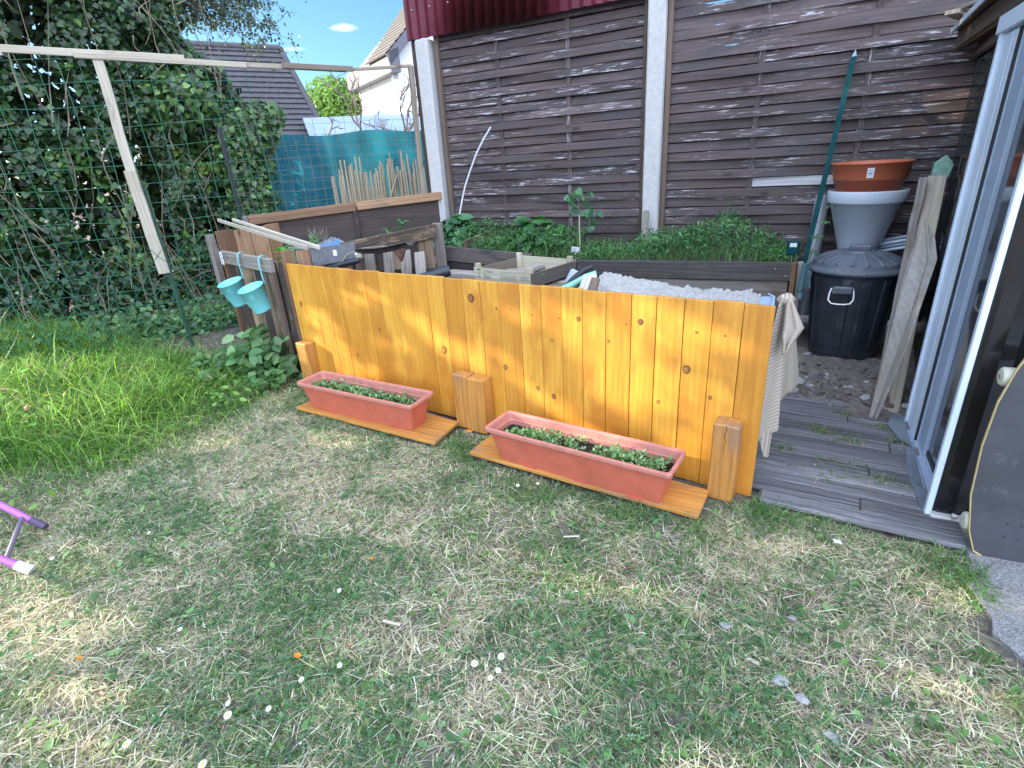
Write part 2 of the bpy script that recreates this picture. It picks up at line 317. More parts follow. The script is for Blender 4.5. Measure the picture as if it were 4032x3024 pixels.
# foliage as numpy meshes
TEMPL = {
 'ovate': (np.array([(0,0,0),(.3,.30,.04),(.7,.24,.03),(1,0,-.06),(.7,-.24,.03),(.3,-.30,.04),(.45,0,-.03)]), [(0,1,6),(1,2,6),(2,3,6),(3,4,6),(4,5,6),(5,0,6)]),
 'heart': (np.array([(0,0,0),(-.08,.28,.05),(.25,.48,.05),(.65,.30,0),(1,0,-.1),(.65,-.30,0),(.25,-.48,.05),(-.08,-.28,.05)]), [(0,1,2,3),(0,3,4),(0,4,5),(0,5,6,7)]),
 'long': (np.array([(0,0,0),(.3,.13,.03),(.65,.12,.02),(1,0,-.1),(.65,-.12,.02),(.3,-.13,.03)]), [(0,1,5),(1,2,4,5),(2,3,4)]),
 'small': (np.array([(0,0,0),(.5,.25,.03),(1,0,0),(.5,-.25,.03)]), [(0,1,2,3)]),
 'trefoil': (np.array([(0,0,0),(.55,.25,.1),(.8,0,.05),(.55,-.25,.1),(-.49,.35,.1),(-.4,.69,.05),(-.06,.6,.1),(-.06,-.6,.1),(-.4,-.69,.05),(-.49,-.35,.1)]), [(0,3,2,1),(0,6,5,4),(0,9,8,7)]),
}
def np_mesh(name, V_, tmpl_faces, nv, n, col, mat, parent=None, **tg):
    loops = np.concatenate([np.array(f) for f in tmpl_faces]); cnt = np.array([len(f) for f in tmpl_faces])
    li = (loops[None, :]+np.arange(n)[:, None]*nv).ravel(); tot = np.tile(cnt, n); st = np.concatenate(([0], np.cumsum(tot)[:-1]))
    me = bpy.data.meshes.new(name); me.vertices.add(n*nv); me.vertices.foreach_set('co', V_.astype(np.float32).ravel())
    me.loops.add(len(li)); me.loops.foreach_set('vertex_index', li.astype(np.int32)); me.polygons.add(len(tot)); me.polygons.foreach_set('loop_start', st.astype(np.int32)); me.polygons.foreach_set('loop_total', tot.astype(np.int32))
    me.polygons.foreach_set('use_smooth', np.ones(len(tot), dtype=bool))
    a = me.attributes.new('col', 'FLOAT_COLOR', 'POINT'); cc = np.ones((n, nv, 4), dtype=np.float32); cc[:, :, :3] = col[:, None, :]; a.data.foreach_set('color', cc.ravel())
    me.materials.append(mat); me.update(calc_edges=True); o = bpy.data.objects.new(name, me); C.objects.link(o)
    if parent: o.parent = parent; o.matrix_parent_inverse = Matrix.Translation(parent.location).inverted()
    return tag(o, **tg)
def unit(a): return a/np.maximum(np.linalg.norm(a, axis=-1, keepdims=True), 1e-9)
def leaves(name, P, N, S, col, shape, mat, parent=None, droop=.5, **tg):
    n = len(P); T = RS.normal(size=(n, 3)); T[:, 2] -= droop*2; N = unit(N); T = unit(T-(T*N).sum(1, keepdims=True)*N); B = np.cross(N, T)
    tv, tf = TEMPL[shape]; S = np.asarray(S).reshape(n, 1, 1)
    V_ = P[:, None, :]+S*(tv[None, :, 0:1]*T[:, None, :]+tv[None, :, 1:2]*B[:, None, :]+tv[None, :, 2:3]*N[:, None, :])
    return np_mesh(name, V_, tf, len(tv), n, col, mat, parent, **tg)
def blades(name, P, H, W, lean, col, mat, curl=1.0, parent=None, sway=.0, **tg):
    n = len(P); a = RS.uniform(0, 2*np.pi, n); D = np.stack([np.cos(a), np.sin(a), 0*a], 1); a2 = a+np.pi/2+RS.normal(0, .4, n); Sd = np.stack([np.cos(a2), np.sin(a2), 0*a], 1)
    H = H[:, None]; l = lean[:, None]; W = W[:, None]; Z = np.array([0, 0, 1.])
    p1 = P+H*(.35*Z*(1-.3*l)+.12*l*D); p2 = p1+H*(.35*Z*(1-.75*l*curl)+.40*l*D); p3 = p2+H*(.3*Z*(1-1.6*l*curl)+.42*l*D)
    sw = RS.normal(0, 1, (n, 1))*sway; Q_ = np.stack([-D[:, 1], D[:, 0], 0*a], 1); p2 = p2+H*Q_*sw*.18; p3 = p3+H*Q_*sw*.55; p2[:, 2] = np.maximum(p2[:, 2], P[:, 2]+.002)
    p3[:, 2] = np.maximum(p3[:, 2], P[:, 2]+.003)
    V_ = np.stack([P-Sd*W/2, P+Sd*W/2, p1-Sd*W*.5, p1+Sd*W*.5, p2-Sd*W*.36, p2+Sd*W*.36, p3], 1)
    return np_mesh(name, V_, [(0, 1, 3, 2), (2, 3, 5, 4), (4, 5, 6)], 7, n, col, mat, parent, **tg)
def pal(n, cols, wts=None, jit=.15):
    cols = np.array(cols); i = RS.choice(len(cols), n, p=None if wts is None else np.array(wts)/sum(wts)); c = cols[i]*(1+RS.normal(0, jit, (n, 1))); return np.clip(c*(1+RS.normal(0, .05, (n, 3))), .003, 1)
def vnoise(x, y, s, seed=0):
    """cheap smooth value noise 0..1"""
    r = np.random.RandomState(seed).rand(64, 64); X = x*s+100; Y = y*s+100; i = np.floor(X).astype(int); j = np.floor(Y).astype(int); u = X-i; v = Y-j; u = u*u*(3-2*u); v = v*v*(3-2*v)
    g = lambda a, b: r[a % 64, b % 64]
    return (g(i, j)*(1-u)+g(i+1, j)*u)*(1-v)+(g(i, j+1)*(1-u)+g(i+1, j+1)*u)*v

# frames shared by the panel
PR = Vector((-.058, 2.314, 0)); th = R(-7.6); PS = Vector((math.cos(th), math.sin(th), 0)); PN = Vector((-PS.y, PS.x, 0))
def PP(s, z, off=0): return PR+PS*s+PN*off+Vector((0, 0, z))
WY = 5.1                                                            # the woven fence stands on this line
# ================================================================ ground
def grid(name, x0, x1, y0, y1, nx, ny, zf, mat, **tg):
    xs = np.linspace(x0, x1, nx); ys = np.linspace(y0, y1, ny); X, Y = np.meshgrid(xs, ys); Z = zf(X, Y)
    V_ = np.stack([X, Y, Z], -1).reshape(-1, 3); m = MB(); idx = lambda i, j: j*nx+i
    m.add([tuple(v) for v in V_], [(idx(i, j), idx(i+1, j), idx(i+1, j+1), idx(i, j+1)) for j in range(ny-1) for i in range(nx-1)], smooth=True)
    return m.build(name, mat, **tg)
def gz(X, Y): return (vnoise(X, Y, 2.3, 1)-.5)*.03+(vnoise(X, Y, 9, 2)-.5)*.012-.012
grid('lawn_ground', -14, 9, -6, 9, 260, 180, gz, M_ground, kind='structure')
m = MB(); m.add([(-150, -60, -.06), (150, -60, -.06), (150, 200, -.06), (-150, 200, -.06)], [(0, 1, 2, 3)]); m.build('far_ground', M_ground, kind='structure')
# rough concrete path on the right
pth = [(.735, 2.16), (.70, 2.02), (.735, 1.88), (.72, 1.80), (.775, 1.72), (.80, 1.6), (.86, 1.4), (.9, 1.0), (1.0, .2), (1.0, -2), (4, -2), (4, 2.40), (.735, 2.40)]
m = MB(); m.prism([(x, y, .006) for x, y in pth], (0, 0, -.08)); m.build('concrete_path', M_path, kind='structure')
# deck: weathered boards running along the fence line
m = MB(); y = 2.30; k = 0
while y < 4.0:
    wd = random.uniform(.088, .096); x = -.05 - random.uniform(0, .12) if y > 2.38 else .0
    sl = -.055
    brk = random.uniform(.3, .6)
    for a, b_ in ((x-.5 if y > 2.5 else x, brk), (brk+.004, .735)) if k % 3 == 1 else ((x-.5 if y > 2.5 else x, .735),):
        if y > 3.3: b_ = min(b_, .45+random.uniform(-.1, .1)) if a < .3 else b_
        if b_ > a: m.board((a, y-a*.055+.02, .016+random.uniform(-.004, .004)), (b_, y-b_*.055+.02, .016+random.uniform(-.004, .004)), wd, .022, (0, 1, 0), seg=14, wob=.0022)
    y += wd+random.uniform(.004, .009); k += 1
m.build('wooden_deck', M_deck, bevel=.003, kind='structure')
# earth, clods and stones round the bin
grid('bare_earth', -.35, .95, 3.25, 5.25, 60, 70, lambda X, Y: .012+.045*vnoise(X, Y, 9, 5)*np.clip((Y-3.3)*2, 0, 1)+.02*vnoise(X, Y, 24, 6)-.03*np.clip((3.5-Y)*6, 0, 1), M_rubble, kind='structure')
m = MB()
for i in range(520):
    x = random.uniform(-.15, .7); yy = 3.5+abs(random.gauss(0, .38)) if i < 420 else random.uniform(2.5, 3.5)
    if (x-.4)**2+(yy-4.43)**2 < .05: continue
    r = random.choice((.006, .009, .014, .02, .032)) if i < 420 else random.uniform(.003, .007)
    m.blob((x, yy, .03+r*.4 if yy > 3.45 else .03), r, 0 if random.random() < .8 else 1, (4, 6), .3, (1, 1, .6))
for q in ((-.02, 3.92, .06), (.06, 3.84, .05), (.02, 4.02, .045), (.15, 3.9, .03)): m.blob((q[0], q[1], .05), q[2], 0, (6, 8), .25, (1.2, .9, .6))
m.build('dry_clods_and_pebbles', [M_rubble, M_pebble], kind='stuff')

# ================================================================ woven wooden fence
def wave(u):  # weave profile between the two inner battens
    pts = [(0, 0), (.12, .4), (.31, 1), (.5, 0), (.66, -1), (.88, -.4), (1, 0)]
    for (a, x), (b_, y_) in zip(pts, pts[1:]):
        if u <= b_: t = (u-a)/(b_-a); t = t*t*(3-2*t); return x+(y_-x)*t
    return 0
def woven_panel(x0, x1, z0, ztop, pitch, phase, label, missing=(), pale=(), bu=(.31, .66)):
    t = thing('woven_fence_panel', ((x0+x1)/2, WY, 0), label, 'fence panel', 'woven wooden fence panels between concrete posts')
    m = MB(); W_ = x1-x0; z = z0; k = 0
    while z < ztop:
        s = 1 if (k+phase) % 2 else -1; rnd = random.random(); o = (random.uniform(0, 50), random.uniform(0, 50), random.uniform(0, 50))
        sag = random.uniform(-.004, .004); jz0 = random.uniform(-.0015, .0015); tilt = random.uniform(.005, .008); h = pitch+.012 if (x0 > -2 and z > 2.08) else pitch-.0075+random.uniform(-.002, .001)
        a0, a1 = 0, 1
        N_ = 30; vs = []; gc = []; fs = []; idx = []
        for i in range(N_+1):
            u = i/N_; xx = x0+W_*u; dy = -s*.0135*wave(u)+.002*math.sin(u*9+k); zz = z+jz0+sag*math.sin(math.pi*u)+.0008*math.sin(u*23+k*2)
            b0 = random.uniform(-.0006, .0006)
            for kk, ua, ub in missing:
                if k == kk and ua < u < ub: b0 -= .024*min(1, (u-ua)*25, (ub-u)*25)
            for (dz, dd) in ((0, -tilt), (h+b0, tilt*.6), (h+b0, tilt*.6+.007), (0, -tilt+.007)):
                vs.append((xx, WY+dy+dd, zz+dz)); gc.append((xx+o[0], dz+o[1], dd+o[2]))
        for i in range(N_):
            q = i*4; um = (i+.5)/N_
            for j in range(4): fs.append((q+j, q+4+j, q+4+(j+1) % 4, q+(j+1) % 4))
        m.add(vs, fs, 0, gc, rnd, False)
        for kk, ua, ub in pale:
            if k == kk: nf = len(fs); m.m[-nf:] = [1 if ua < (q//4+.5)/N_ < ub else 0 for q in range(nf)]
        z += pitch; k += 1
    m.build('slats', [M_slat, M_slat_pale], t)
    for u in bu: 
        mm = MB(); xx = x0+W_*u; mm.board((xx, WY+.004, z0), (xx, WY+.004, ztop+.02), .042, .010, (1, 0, 0)); mm.build('batten', M_slat, t)
    for xx, yy in ((x0-.012, WY-.016), (x1+.012, WY-.016)):
        mm = MB(); mm.board((xx, yy, z0-.2), (xx, yy, ztop), .038, .05, (1, 0, 0)); mm.build('frame_upright', M_frame, t, bevel=.003)
    return t
t_id = None; split = []
SP = .0745
woven_panel(-3.31, -1.30, .36, 2.68, SP, 0, 'dark brown woven fence panel left of the tall concrete post, under the red metal sheet')
# right panel: gaps high up let the sky through, one slat has lost its stain
z0 = .36; kg = round((2.414-z0)/SP)
woven_panel(-1.085, .95, z0, 3.05, SP, 1, 'dark brown woven fence panel right of the tall concrete post, behind the stacked pots', missing=((kg, .09, .32), (kg-2, .13, .23), (kg-4, .17, .28)), pale=((11, .34, .62),), bu=(.335, .69))
def post(x0, x1, z1, label):
    m = MB(); xc = (x0+x1)/2; m.board((xc, WY-.045, -.1), (xc, WY-.045, z1), x1-x0, .13, (1, 0, 0), seg=10, wob=.0015)
    m.build('concrete_post', M_concrete, bevel=.012, label=label, cat='post', group='concrete fence posts')
post(-1.262, -1.122, 3.3, 'tall pale concrete post between the two woven fence panels')
post(-3.52, -3.37, 2.62, 'pale concrete post at the left end of the woven fence, below the red sheet')
# cut end of the old slatted fence left of the post
m = MB(); m.board((-3.57, WY-.02, .3), (-3.575, WY-.02, 2.64), .05, .06, (1, 0, 0), seg=14, wob=.003); m.build('dark_wooden_post', M_frame, bevel=.004, label='thin dark rotten wooden post against the left concrete post', cat='post')
# corrugated red sheet hung above the fence
t = thing('corrugated_metal_sheet', (-2.2, WY-.09, 2.62), 'dark red corrugated metal sheet hanging over the top of the left fence panel', 'metal sheet')
m = MB(); n = 240; vs = []; fs = []; x0, x1 = -3.60, -1.0
for i in range(n+1):
    x = x0+(x1-x0)*i/n; yy = WY-.10+.013*math.sin((x-x0)/.102*2*math.pi)
    vs += [(x, yy, 2.625+.006*math.sin(x*3)), (x, yy, 3.6), (x, yy+.002, 3.6), (x, yy+.002, 2.625)]
for i in range(n):
    for j in (0, 2, 3): fs.append((i*4+j, i*4+4+j, i*4+4+(j+1) % 4, i*4+(j+1) % 4))
m.add(vs, fs, 0, None, .5, True); m.build('sheet', M_redmetal, t)
for x in np.arange(-3.5, -1.05, .204): MB().blob((x, WY-.117, 2.86), .008, 0, (4, 6), 0).build('screw', M_steel, t)
# added dark sheets close behind, standing in for the shade in the gaps
t = thing('gap_shade_backing', (-1, WY+.1, 0), 'added dark backing sheets standing in for shade in the gaps of the woven fence', 'wall')
m = MB(); m.box((-3.34, WY+.06, .1), (-1.28, WY+.075, 2.75)); m.box((-1.12, WY+.06, .1), (.97, WY+.075, 2.215)); m.build('boards', M_darkgrey, t)

# ================================================================ raised bed along the fence
t = thing('raised_bed', (-1.5, 4.35, 0), 'long raised bed of dark boards filled with weeds along the woven fence', 'raised bed')
MB().board((-3.0, 4.36, .715), (-2.05, 4.315, .665), .135, .04).board((-3.0, 4.37, .575), (-2.05, 4.325, .525), .13, .04).build('left_board', M_bedwood, t, bevel=.004)
MB().board((-2.04, 4.30, .62), (-1.62, 4.29, .62), .13, .035).build('middle_board', M_grey, t, bevel=.004)
MB().board((-1.60, 4.26, .632), (0.0, 4.37, .632), .133, .042).build('top_board', M_bedwood, t, bevel=.004)
m = MB(); m.board((-1.60, 4.275, .49), (-.015, 4.385, .49), .142, .04); m.board((-1.60, 4.285, .34), (-.02, 4.395, .34), .142, .04); m.board((-1.60, 4.285, .19), (-.02, 4.395, .19), .142, .04); m.board((-1.60, 4.285, .04), (-.02, 4.395, .04), .142, .04); m.build('lower_boards', M_grey, t, bevel=.004)
for p in ((.022, 4.36), (.062, 4.40)): MB().board((p[0]+.0, p[1], -.02), (p[0]-.012, p[1], .70), .034, .04, (1, 0, 0), seg=6, wob=.001).build('corner_post', M_warmold if p[0] < .05 else M_grey, t, bevel=.003)
m = MB()
for i in range(4): m.board((.05, 4.40, .05+.15*i), (.05, WY-.12, .05+.15*i), .14, .03)
m.build('end_boards', M_bedwood, t, bevel=.003)
for p in ((-.107, 4.338, .654), (-.035, 4.343, .60)): MB().blob(p, .006, 0, (5, 8), 0).build('screw_head', M_steel, t)
MB().board((-2.78, 4.4, .775), (-2.80, 4.98, .80), .11, .03).build('divider_board', M_brownold, t, bevel=.003)
m = MB(); m.add([(-3.3, 4.42, .60), (.03, 4.42, .60), (.03, WY-.02, .66), (-3.3, WY-.02, .70)], [(0, 1, 2, 3)]); m.build('bed_soil', M_rubble, t)

# ================================================================ orange-stained privacy panel
t = thing('stained_wooden_screen', PP(-1.6, 0), 'wide low screen of orange-stained upright boards standing on the lawn', 'wooden screen')
J = [-3.258, -3.114, -2.985, -2.841, -2.70, -2.565, -2.42, -2.286, -2.15, -2.006, -1.875, -1.741, -1.603, -1.475, -1.342, -1.212, -1.082, -.961, -.841, -.715, -.586, -.466, -.341, -.219, -.098, .018]
m = MB()
for a, b_ in zip(J, J[1:]):
    dz = random.uniform(-.004, .004); of = random.uniform(-.0015, .0015)
    m.board(PP((a+b_)/2, .0, .012+of), PP((a+b_)/2, .902+dz, .012+of), (b_-a)-random.choice((.0015, .002, .003, .004)), .022, PS, rnd=random.random())
m.build('boards', M_orange, t, bevel=.0018)
kn = [(-1.54, .80, .022, .026), (-1.79, .457, .016, .024), (-.862, .754, .011, .013), (-1.332, .418, .013, .018), (-1.367, .757, .006, .008), (-.539, .775, .013, .015), (-.314, .577, .017, .020), (-3.172, .618, .010, .020), (-.283, .757, .006, .006), (-.161, .756, .006, .005),
      (-1.02, .30, .012, .016), (-1.12, .33, .010, .014), (-2.35, .52, .008, .012), (-.70, .66, .008, .009), (-.2, .46, .009, .01), (-2.62, .3, .007, .014), (-1.02, .62, .006, .008), (-.44, .39, .008, .01)]
for s_, z_, rx, rz in kn:
    m = MB()
    for k_, (mi, off) in enumerate(((1, -.0006), (0, -.0012))):
        kk = 1 if k_ == 0 else .78
        vs = [PP(s_+rx*kk*math.cos(a)*(1+.1*math.sin(3*a)), z_+rz*kk*math.sin(a), off) for a in np.linspace(0, 2*math.pi, 18, endpoint=False)]
        m.add(vs, [tuple(range(18))], mi, [(v.z*3, v.x, 0) for v in vs], .2+random.random()*.3)
    m.build('knot', [M_knot, M_knotring], t)
for i in range(16):
    s_ = random.uniform(-3.2, -.02); z_ = random.choice((.76, .755, .15)); MB().blob(PP(s_, z_+random.uniform(-.01, .01), 0), .0032, 0, (4, 6), 0).build('screw_hole', M_knotring, t)
m = MB(); m.board(PP(-3.24, .76, .042), PP(0, .76, .042), .09, .035); m.board(PP(-3.24, .15, .042), PP(0, .15, .042), .09, .035); m.build('rear_rails', M_orange_worn, t, bevel=.003)
MB().board(PP(-3.268, 0, .03), PP(-3.268, .89, .03), .045, .014, PN).build('dark_edge_batten', wood('mahogany_edge', [(.05, .02, .012), (.13, .05, .03), (.2, .09, .05)], .5), t)
def block(s0, s1, off, h, label=None, mat=M_orange_worn):
    m = MB(); m.board(PP((s0+s1)/2, 0, -off/2), PP((s0+s1)/2, h, -off/2), s1-s0, off, PS, seg=3, wob=.001, rnd=.5); o = m.build('support_block', mat, t, bevel=.006)
    if label: o['label'] = label
block(-3.225, -3.105, .085, .333)
block(-1.675, -1.560, .085, .350); block(-1.553, -1.44, .095, .348)
block(-.155, -.045, .095, .385, 'foot block with a dark crack running down it')
m = MB(); cr = [(-.098+.004*math.sin(i*1.7), .385-.018*i) for i in range(11)]
m.add([PP(a-.0016*(1-i/11), z_, -.0965) for i, (a, z_) in enumerate(cr)]+[PP(a+.0016*(1-i/11), z_, -.0965) for i, (a, z_) in enumerate(cr)], [(i, i+1, 12+i, 11+i) for i in range(10)]); m.build('crack', M_knotring, t)
# base boards lying on the lawn
def baseboard(c, label, mat):
    t = MB(); c = [Vector((x, y_, .016)) for x, y_ in c]; d = (c[1]-c[0]); 
    t.add([v+Vector((0, 0, dz)) for dz in (0, .02) for v in c], [(3, 2, 1, 0), (4, 5, 6, 7), (0, 1, 5, 4), (1, 2, 6, 5), (2, 3, 7, 6), (3, 0, 4, 7)], 0, [(v.x, v.y*1.0, dz) for dz in (0, .02) for v in c], .55)
    t.build('base_board', mat, bevel=.002, label=label, cat='board', group='stained boards under the planters')
baseboard([(-2.90, 2.25), (-1.70, 2.17), (-1.695, 2.36), (-1.705, 2.53), (-2.88, 2.69)][:4] and [(-2.90, 2.25), (-1.70, 2.17), (-1.715, 2.45), (-2.87, 2.60)], 'thin orange-brown board on the grass under the left planter', M_orange_worn)
baseboard([(-1.455, 2.15), (-.227, 2.03), (-.215, 2.25), (-1.44, 2.395)], 'thin orange-brown board on the grass under the right planter, cracked at its end', M_orange_worn)

# ================================================================ planters
def planter(cx, cy, ang, L, label, lush):
    z0 = .037; t = thing('window_box_planter', (cx, cy, z0), label, 'planter', 'terracotta plastic planters'); ca, sa = math.cos(ang), math.sin(ang)
    def ring(l, w_, z, r=.02, n=5):
        pts = []
        for qx, qy, a0 in ((1, 1, 0), (-1, 1, 90), (-1, -1, 180), (1, -1, 270)):
            for i in range(n):
                a = R(a0+90*i/(n-1)); x = qx*(l/2-r)+r*math.cos(a); y_ = qy*(w_/2-r)+r*math.sin(a); pts.append((cx+x*ca-y_*sa, cy+x*sa+y_*ca, z0+z))
        return pts
    def skin(m, rings, mi=0, close=False):
        n = len(rings[0]); vs = sum(rings, []); fs = [(i*n+j, i*n+(j+1) % n, (i+1)*n+(j+1) % n, (i+1)*n+j) for i in range(len(rings)-1) for j in range(n)]
        if close: fs.append(tuple(range(n-1, -1, -1)))
        m.add(vs, fs, mi, None, .5, False)
    W_ = .235; m = MB(); skin(m, [ring(L-.115, W_-.09, 0), ring(L-.112, W_-.085, .012), ring(L-.035, W_-.035, .178)], close=True)
    for i in range(3): m.board((cx+(-.28+.28*i)*ca-(-.078)*sa, cy+(-.28+.28*i)*sa+(-.078)*ca, z0-.001), (cx+(-.2+.28*i)*ca-(-.078)*sa, cy+(-.2+.28*i)*sa+(-.078)*ca, z0-.001), .004, .012, (0, 0, 1))
    m.build('body', M_terra, t)
    m = MB(); skin(m, [ring(L-.036, W_-.036, .170), ring(L-.002, W_-.002, .170), ring(L, W_, .176), ring(L, W_, .188), ring(L-.006, W_-.006, .193), ring(L-.026, W_-.026, .192), ring(L-.036, W_-.036, .185), ring(L-.05, W_-.045, .155), ring(L-.062, W_-.055, .152), ring(L-.075, W_-.065, .10)]); m.build('rim', M_terra_rim, t)
    m = MB(); n = 70; nw = 12; vs = []; 
    for j in range(nw):
        for i in range(n):
            x = (i/(n-1)-.5)*(L-.075); y_ = (j/(nw-1)-.5)*(W_-.062); vs.append((cx+x*ca-y_*sa, cy+x*sa+y_*ca, z0+.128+random.uniform(-.006, .006)))
    m.add(vs, [(j*n+i, j*n+i+1, (j+1)*n+i+1, (j+1)*n+i) for j in range(nw-1) for i in range(n-1)]); m.build('soil', M_soil, t)
    # seedlings: small rosettes of paired oval leaves
    P = []; N = []; S = []
    for i in range(330 if lush else 330):
        x = (random.random()-.5)*(L-.12); y_ = random.gauss(-.01, .033); y_ = max(-.078, min(.078, y_)); h = random.uniform(.012, .045)
        if lush and vnoise(np.array([x]), np.array([y_]), 14, 9)[0] < .22: continue
        bx, by = cx+x*ca-y_*sa, cy+x*sa+y_*ca; nl = random.choice((2, 4, 4, 6))
        for q in range(nl):
            a = q*math.pi*2/nl+random.random()*.5+i; r = .006
            P.append((bx+r*math.cos(a), by+r*math.sin(a), z0+.13+h*(.6+.4*random.random()))); N.append((a, random.uniform(.2, 1.1), 0)); S.append(random.uniform(.014, .028) if lush else random.uniform(.012, .022))
    P = np.array(P); A = np.array(N); S = np.array(S); n_ = len(P)
    T = np.stack([np.cos(A[:, 0])*np.cos(A[:, 1]), np.sin(A[:, 0])*np.cos(A[:, 1]), np.sin(A[:, 1])], 1); B = np.stack([-np.sin(A[:, 0]), np.cos(A[:, 0]), 0*A[:, 0]], 1); N_ = np.cross(T, B); N_ *= -1
    tv, tf = TEMPL['ovate']; V_ = P[:, None]+S[:, None, None]*(tv[None, :, 0:1]*T[:, None]+tv[None, :, 1:2]*1.0*B[:, None]+tv[None, :, 2:3]*N_[:, None])
    col = pal(n_, [(.15, .30, .11), (.22, .38, .15), (.32, .48, .24), (.08, .17, .06)])
    np_mesh('seedlings', V_, tf, len(tv), n_, col, M_leaf, None, label='pale green seedlings crowded in the %s planter' % ('right' if lush else 'left'), cat='seedlings', group='seedlings in the planters', kind='stuff')
planter(-2.345, 2.335, R(-3.0), .985, 'brick-red plastic planter at the left end of the orange screen', False)
planter(-.825, 2.175, R(-6.3), .985, 'brick-red plastic planter at the right end of the orange screen, fuller of seedlings', True)
# ================================================================ compost enclosure at the left
t = thing('compost_enclosure', (-4.0, 3.6, 0), 'weathered plank compost enclosure behind the left end of the orange screen', 'compost bin')
def fencing(name, a, b_, z0, z1, n, mat, thick=.022, off=0, jz=.01, side=None):
    m = MB(); a = Vector(a); b_ = Vector(b_); d = (b_-a); L = d.length; d.normalize(); nrm = Vector((-d.y, d.x, 0))
    ws = [random.uniform(.85, 1.15) for _ in range(n)]; sw = sum(ws); x = 0
    for w_ in ws:
        w_ = w_*L/sw; c = a+d*(x+w_/2)+nrm*(off+random.uniform(-.002, .002)); m.board((c.x, c.y, z0), (c.x, c.y, (z1 if not isinstance(z1, tuple) else z1[0]+(z1[1]-z1[0])*(x/L))+random.uniform(-jz, jz)), w_-.006, thick, d, mats_i(mat), rnd=random.random()); x += w_
    return m
mats_i = lambda m: 0
fencing('x', (-4.50, 3.135, 0), (-3.36, 2.80, 0), 0, .895, 9, 0, off=.022).build('front_planks', M_brownold, t, bevel=.003)
MB().board((-4.49, 3.115, .868), (-3.53, 2.826, .868), .108, .04, rnd=.75).build('front_rail', M_grey, t, bevel=.005)
MB().board((-3.56, 2.84, .1), (-3.56, 2.84, .91), .06, .035, (1, -.3, 0)).build('corner_post', M_frame, t, bevel=.004)
fencing('x', (-4.56, 3.14, 0), (-4.50, 3.78, 0), 0, 1.075, 4, 0).build('left_planks', M_warmold, t, bevel=.003)
MB().board((-4.585, 3.10, .55), (-4.585, 3.10, 1.06), .05, .06, (1, 0, 0)).build('left_batten', M_grey, t, bevel=.004)
fencing('x', (-3.345, 2.765, 0), (-3.0, 3.12, 0), 0, (.995, .97), 5, 0, jz=.012).build('right_planks', M_warmold, t, bevel=.003)
m = MB(); m.board((-4.72, 3.66, .55), (-3.42, 5.02, .60), 1.15, .02, (0, 0, 1), rnd=.5); m.build('back_sheet', M_darkply, t)
m = MB(); m.board((-4.715, 3.63, 1.118), (-4.02, 4.36, 1.165), .085, .045, rnd=.3); m.board((-4.01, 4.37, 1.165), (-3.40, 5.0, 1.20), .08, .05, rnd=.7); m.build('top_rail', M_warmold, t, bevel=.005)
MB().board((-4.745, 3.62, .3), (-4.745, 3.62, 1.16), .05, .04, (1, .9, 0)).build('back_post', M_grey, t, bevel=.003)
MB().board((-4.02, 4.345, .1), (-4.02, 4.345, 1.17), .035, .02, (1, .9, 0)).build('middle_strip', M_darkply, t)
fencing('x', (-3.07, 3.10, 0), (-2.985, 4.17, 0), 0, .91, 10, 0, jz=.004).build('partition_planks', M_brownold, t, bevel=.003)
MB().board((-3.045, 3.08, .945), (-2.965, 4.20, .945), .12, .03, rnd=.45).build('partition_rail', M_brownold, t, bevel=.004)
MB().board((-2.955, 4.235, 0), (-2.955, 4.235, 1.01), .10, .045, (1, -.1, 0), rnd=.6).build('partition_post', M_grey, t, bevel=.005)
# printed label on the rail
t2 = thing('paper_label', (-4.45, 3.06, .87), 'small white label with a dark print on the left end of the compost rail', 'label')
d = Vector((.957, -.29, 0)); nn = Vector((-.29, -.957, 0)); c = Vector((-4.465, 3.102, .862))+nn*.023
MB().board(c-d*.035, c+d*.035, .11, .002).build('paper', M_paper, t2, bevel=.0005)
m = MB(); cc = c+nn*.0022
m.board(cc-d*.015, cc+d*.016, .012, .001); [m.board(cc-d*.02+Vector((0, 0, z)), cc+d*random.uniform(.0, .02)+Vector((0, 0, z)), .003, .001) for z in (.035, .028, -.03, -.036, -.042)]; m.build('print', M_ink, t2)
# two pale battens across the corner
for i, (a, b_, lab) in enumerate((((-4.76, 3.345, 1.155), (-3.14, 2.835, 1.008), 'front one of the two pale battens laid slanting across the compost enclosure'), ((-4.66, 3.42, 1.150), (-3.04, 2.86, 1.006), 'rear one of the two pale battens laid slanting across the compost enclosure'))):
    MB().board(a, b_, .028, .018, (0, 0, 1), seg=1).build('wooden_batten', M_pale, bevel=.0015, label=lab, cat='batten', group='pale battens on the enclosure')
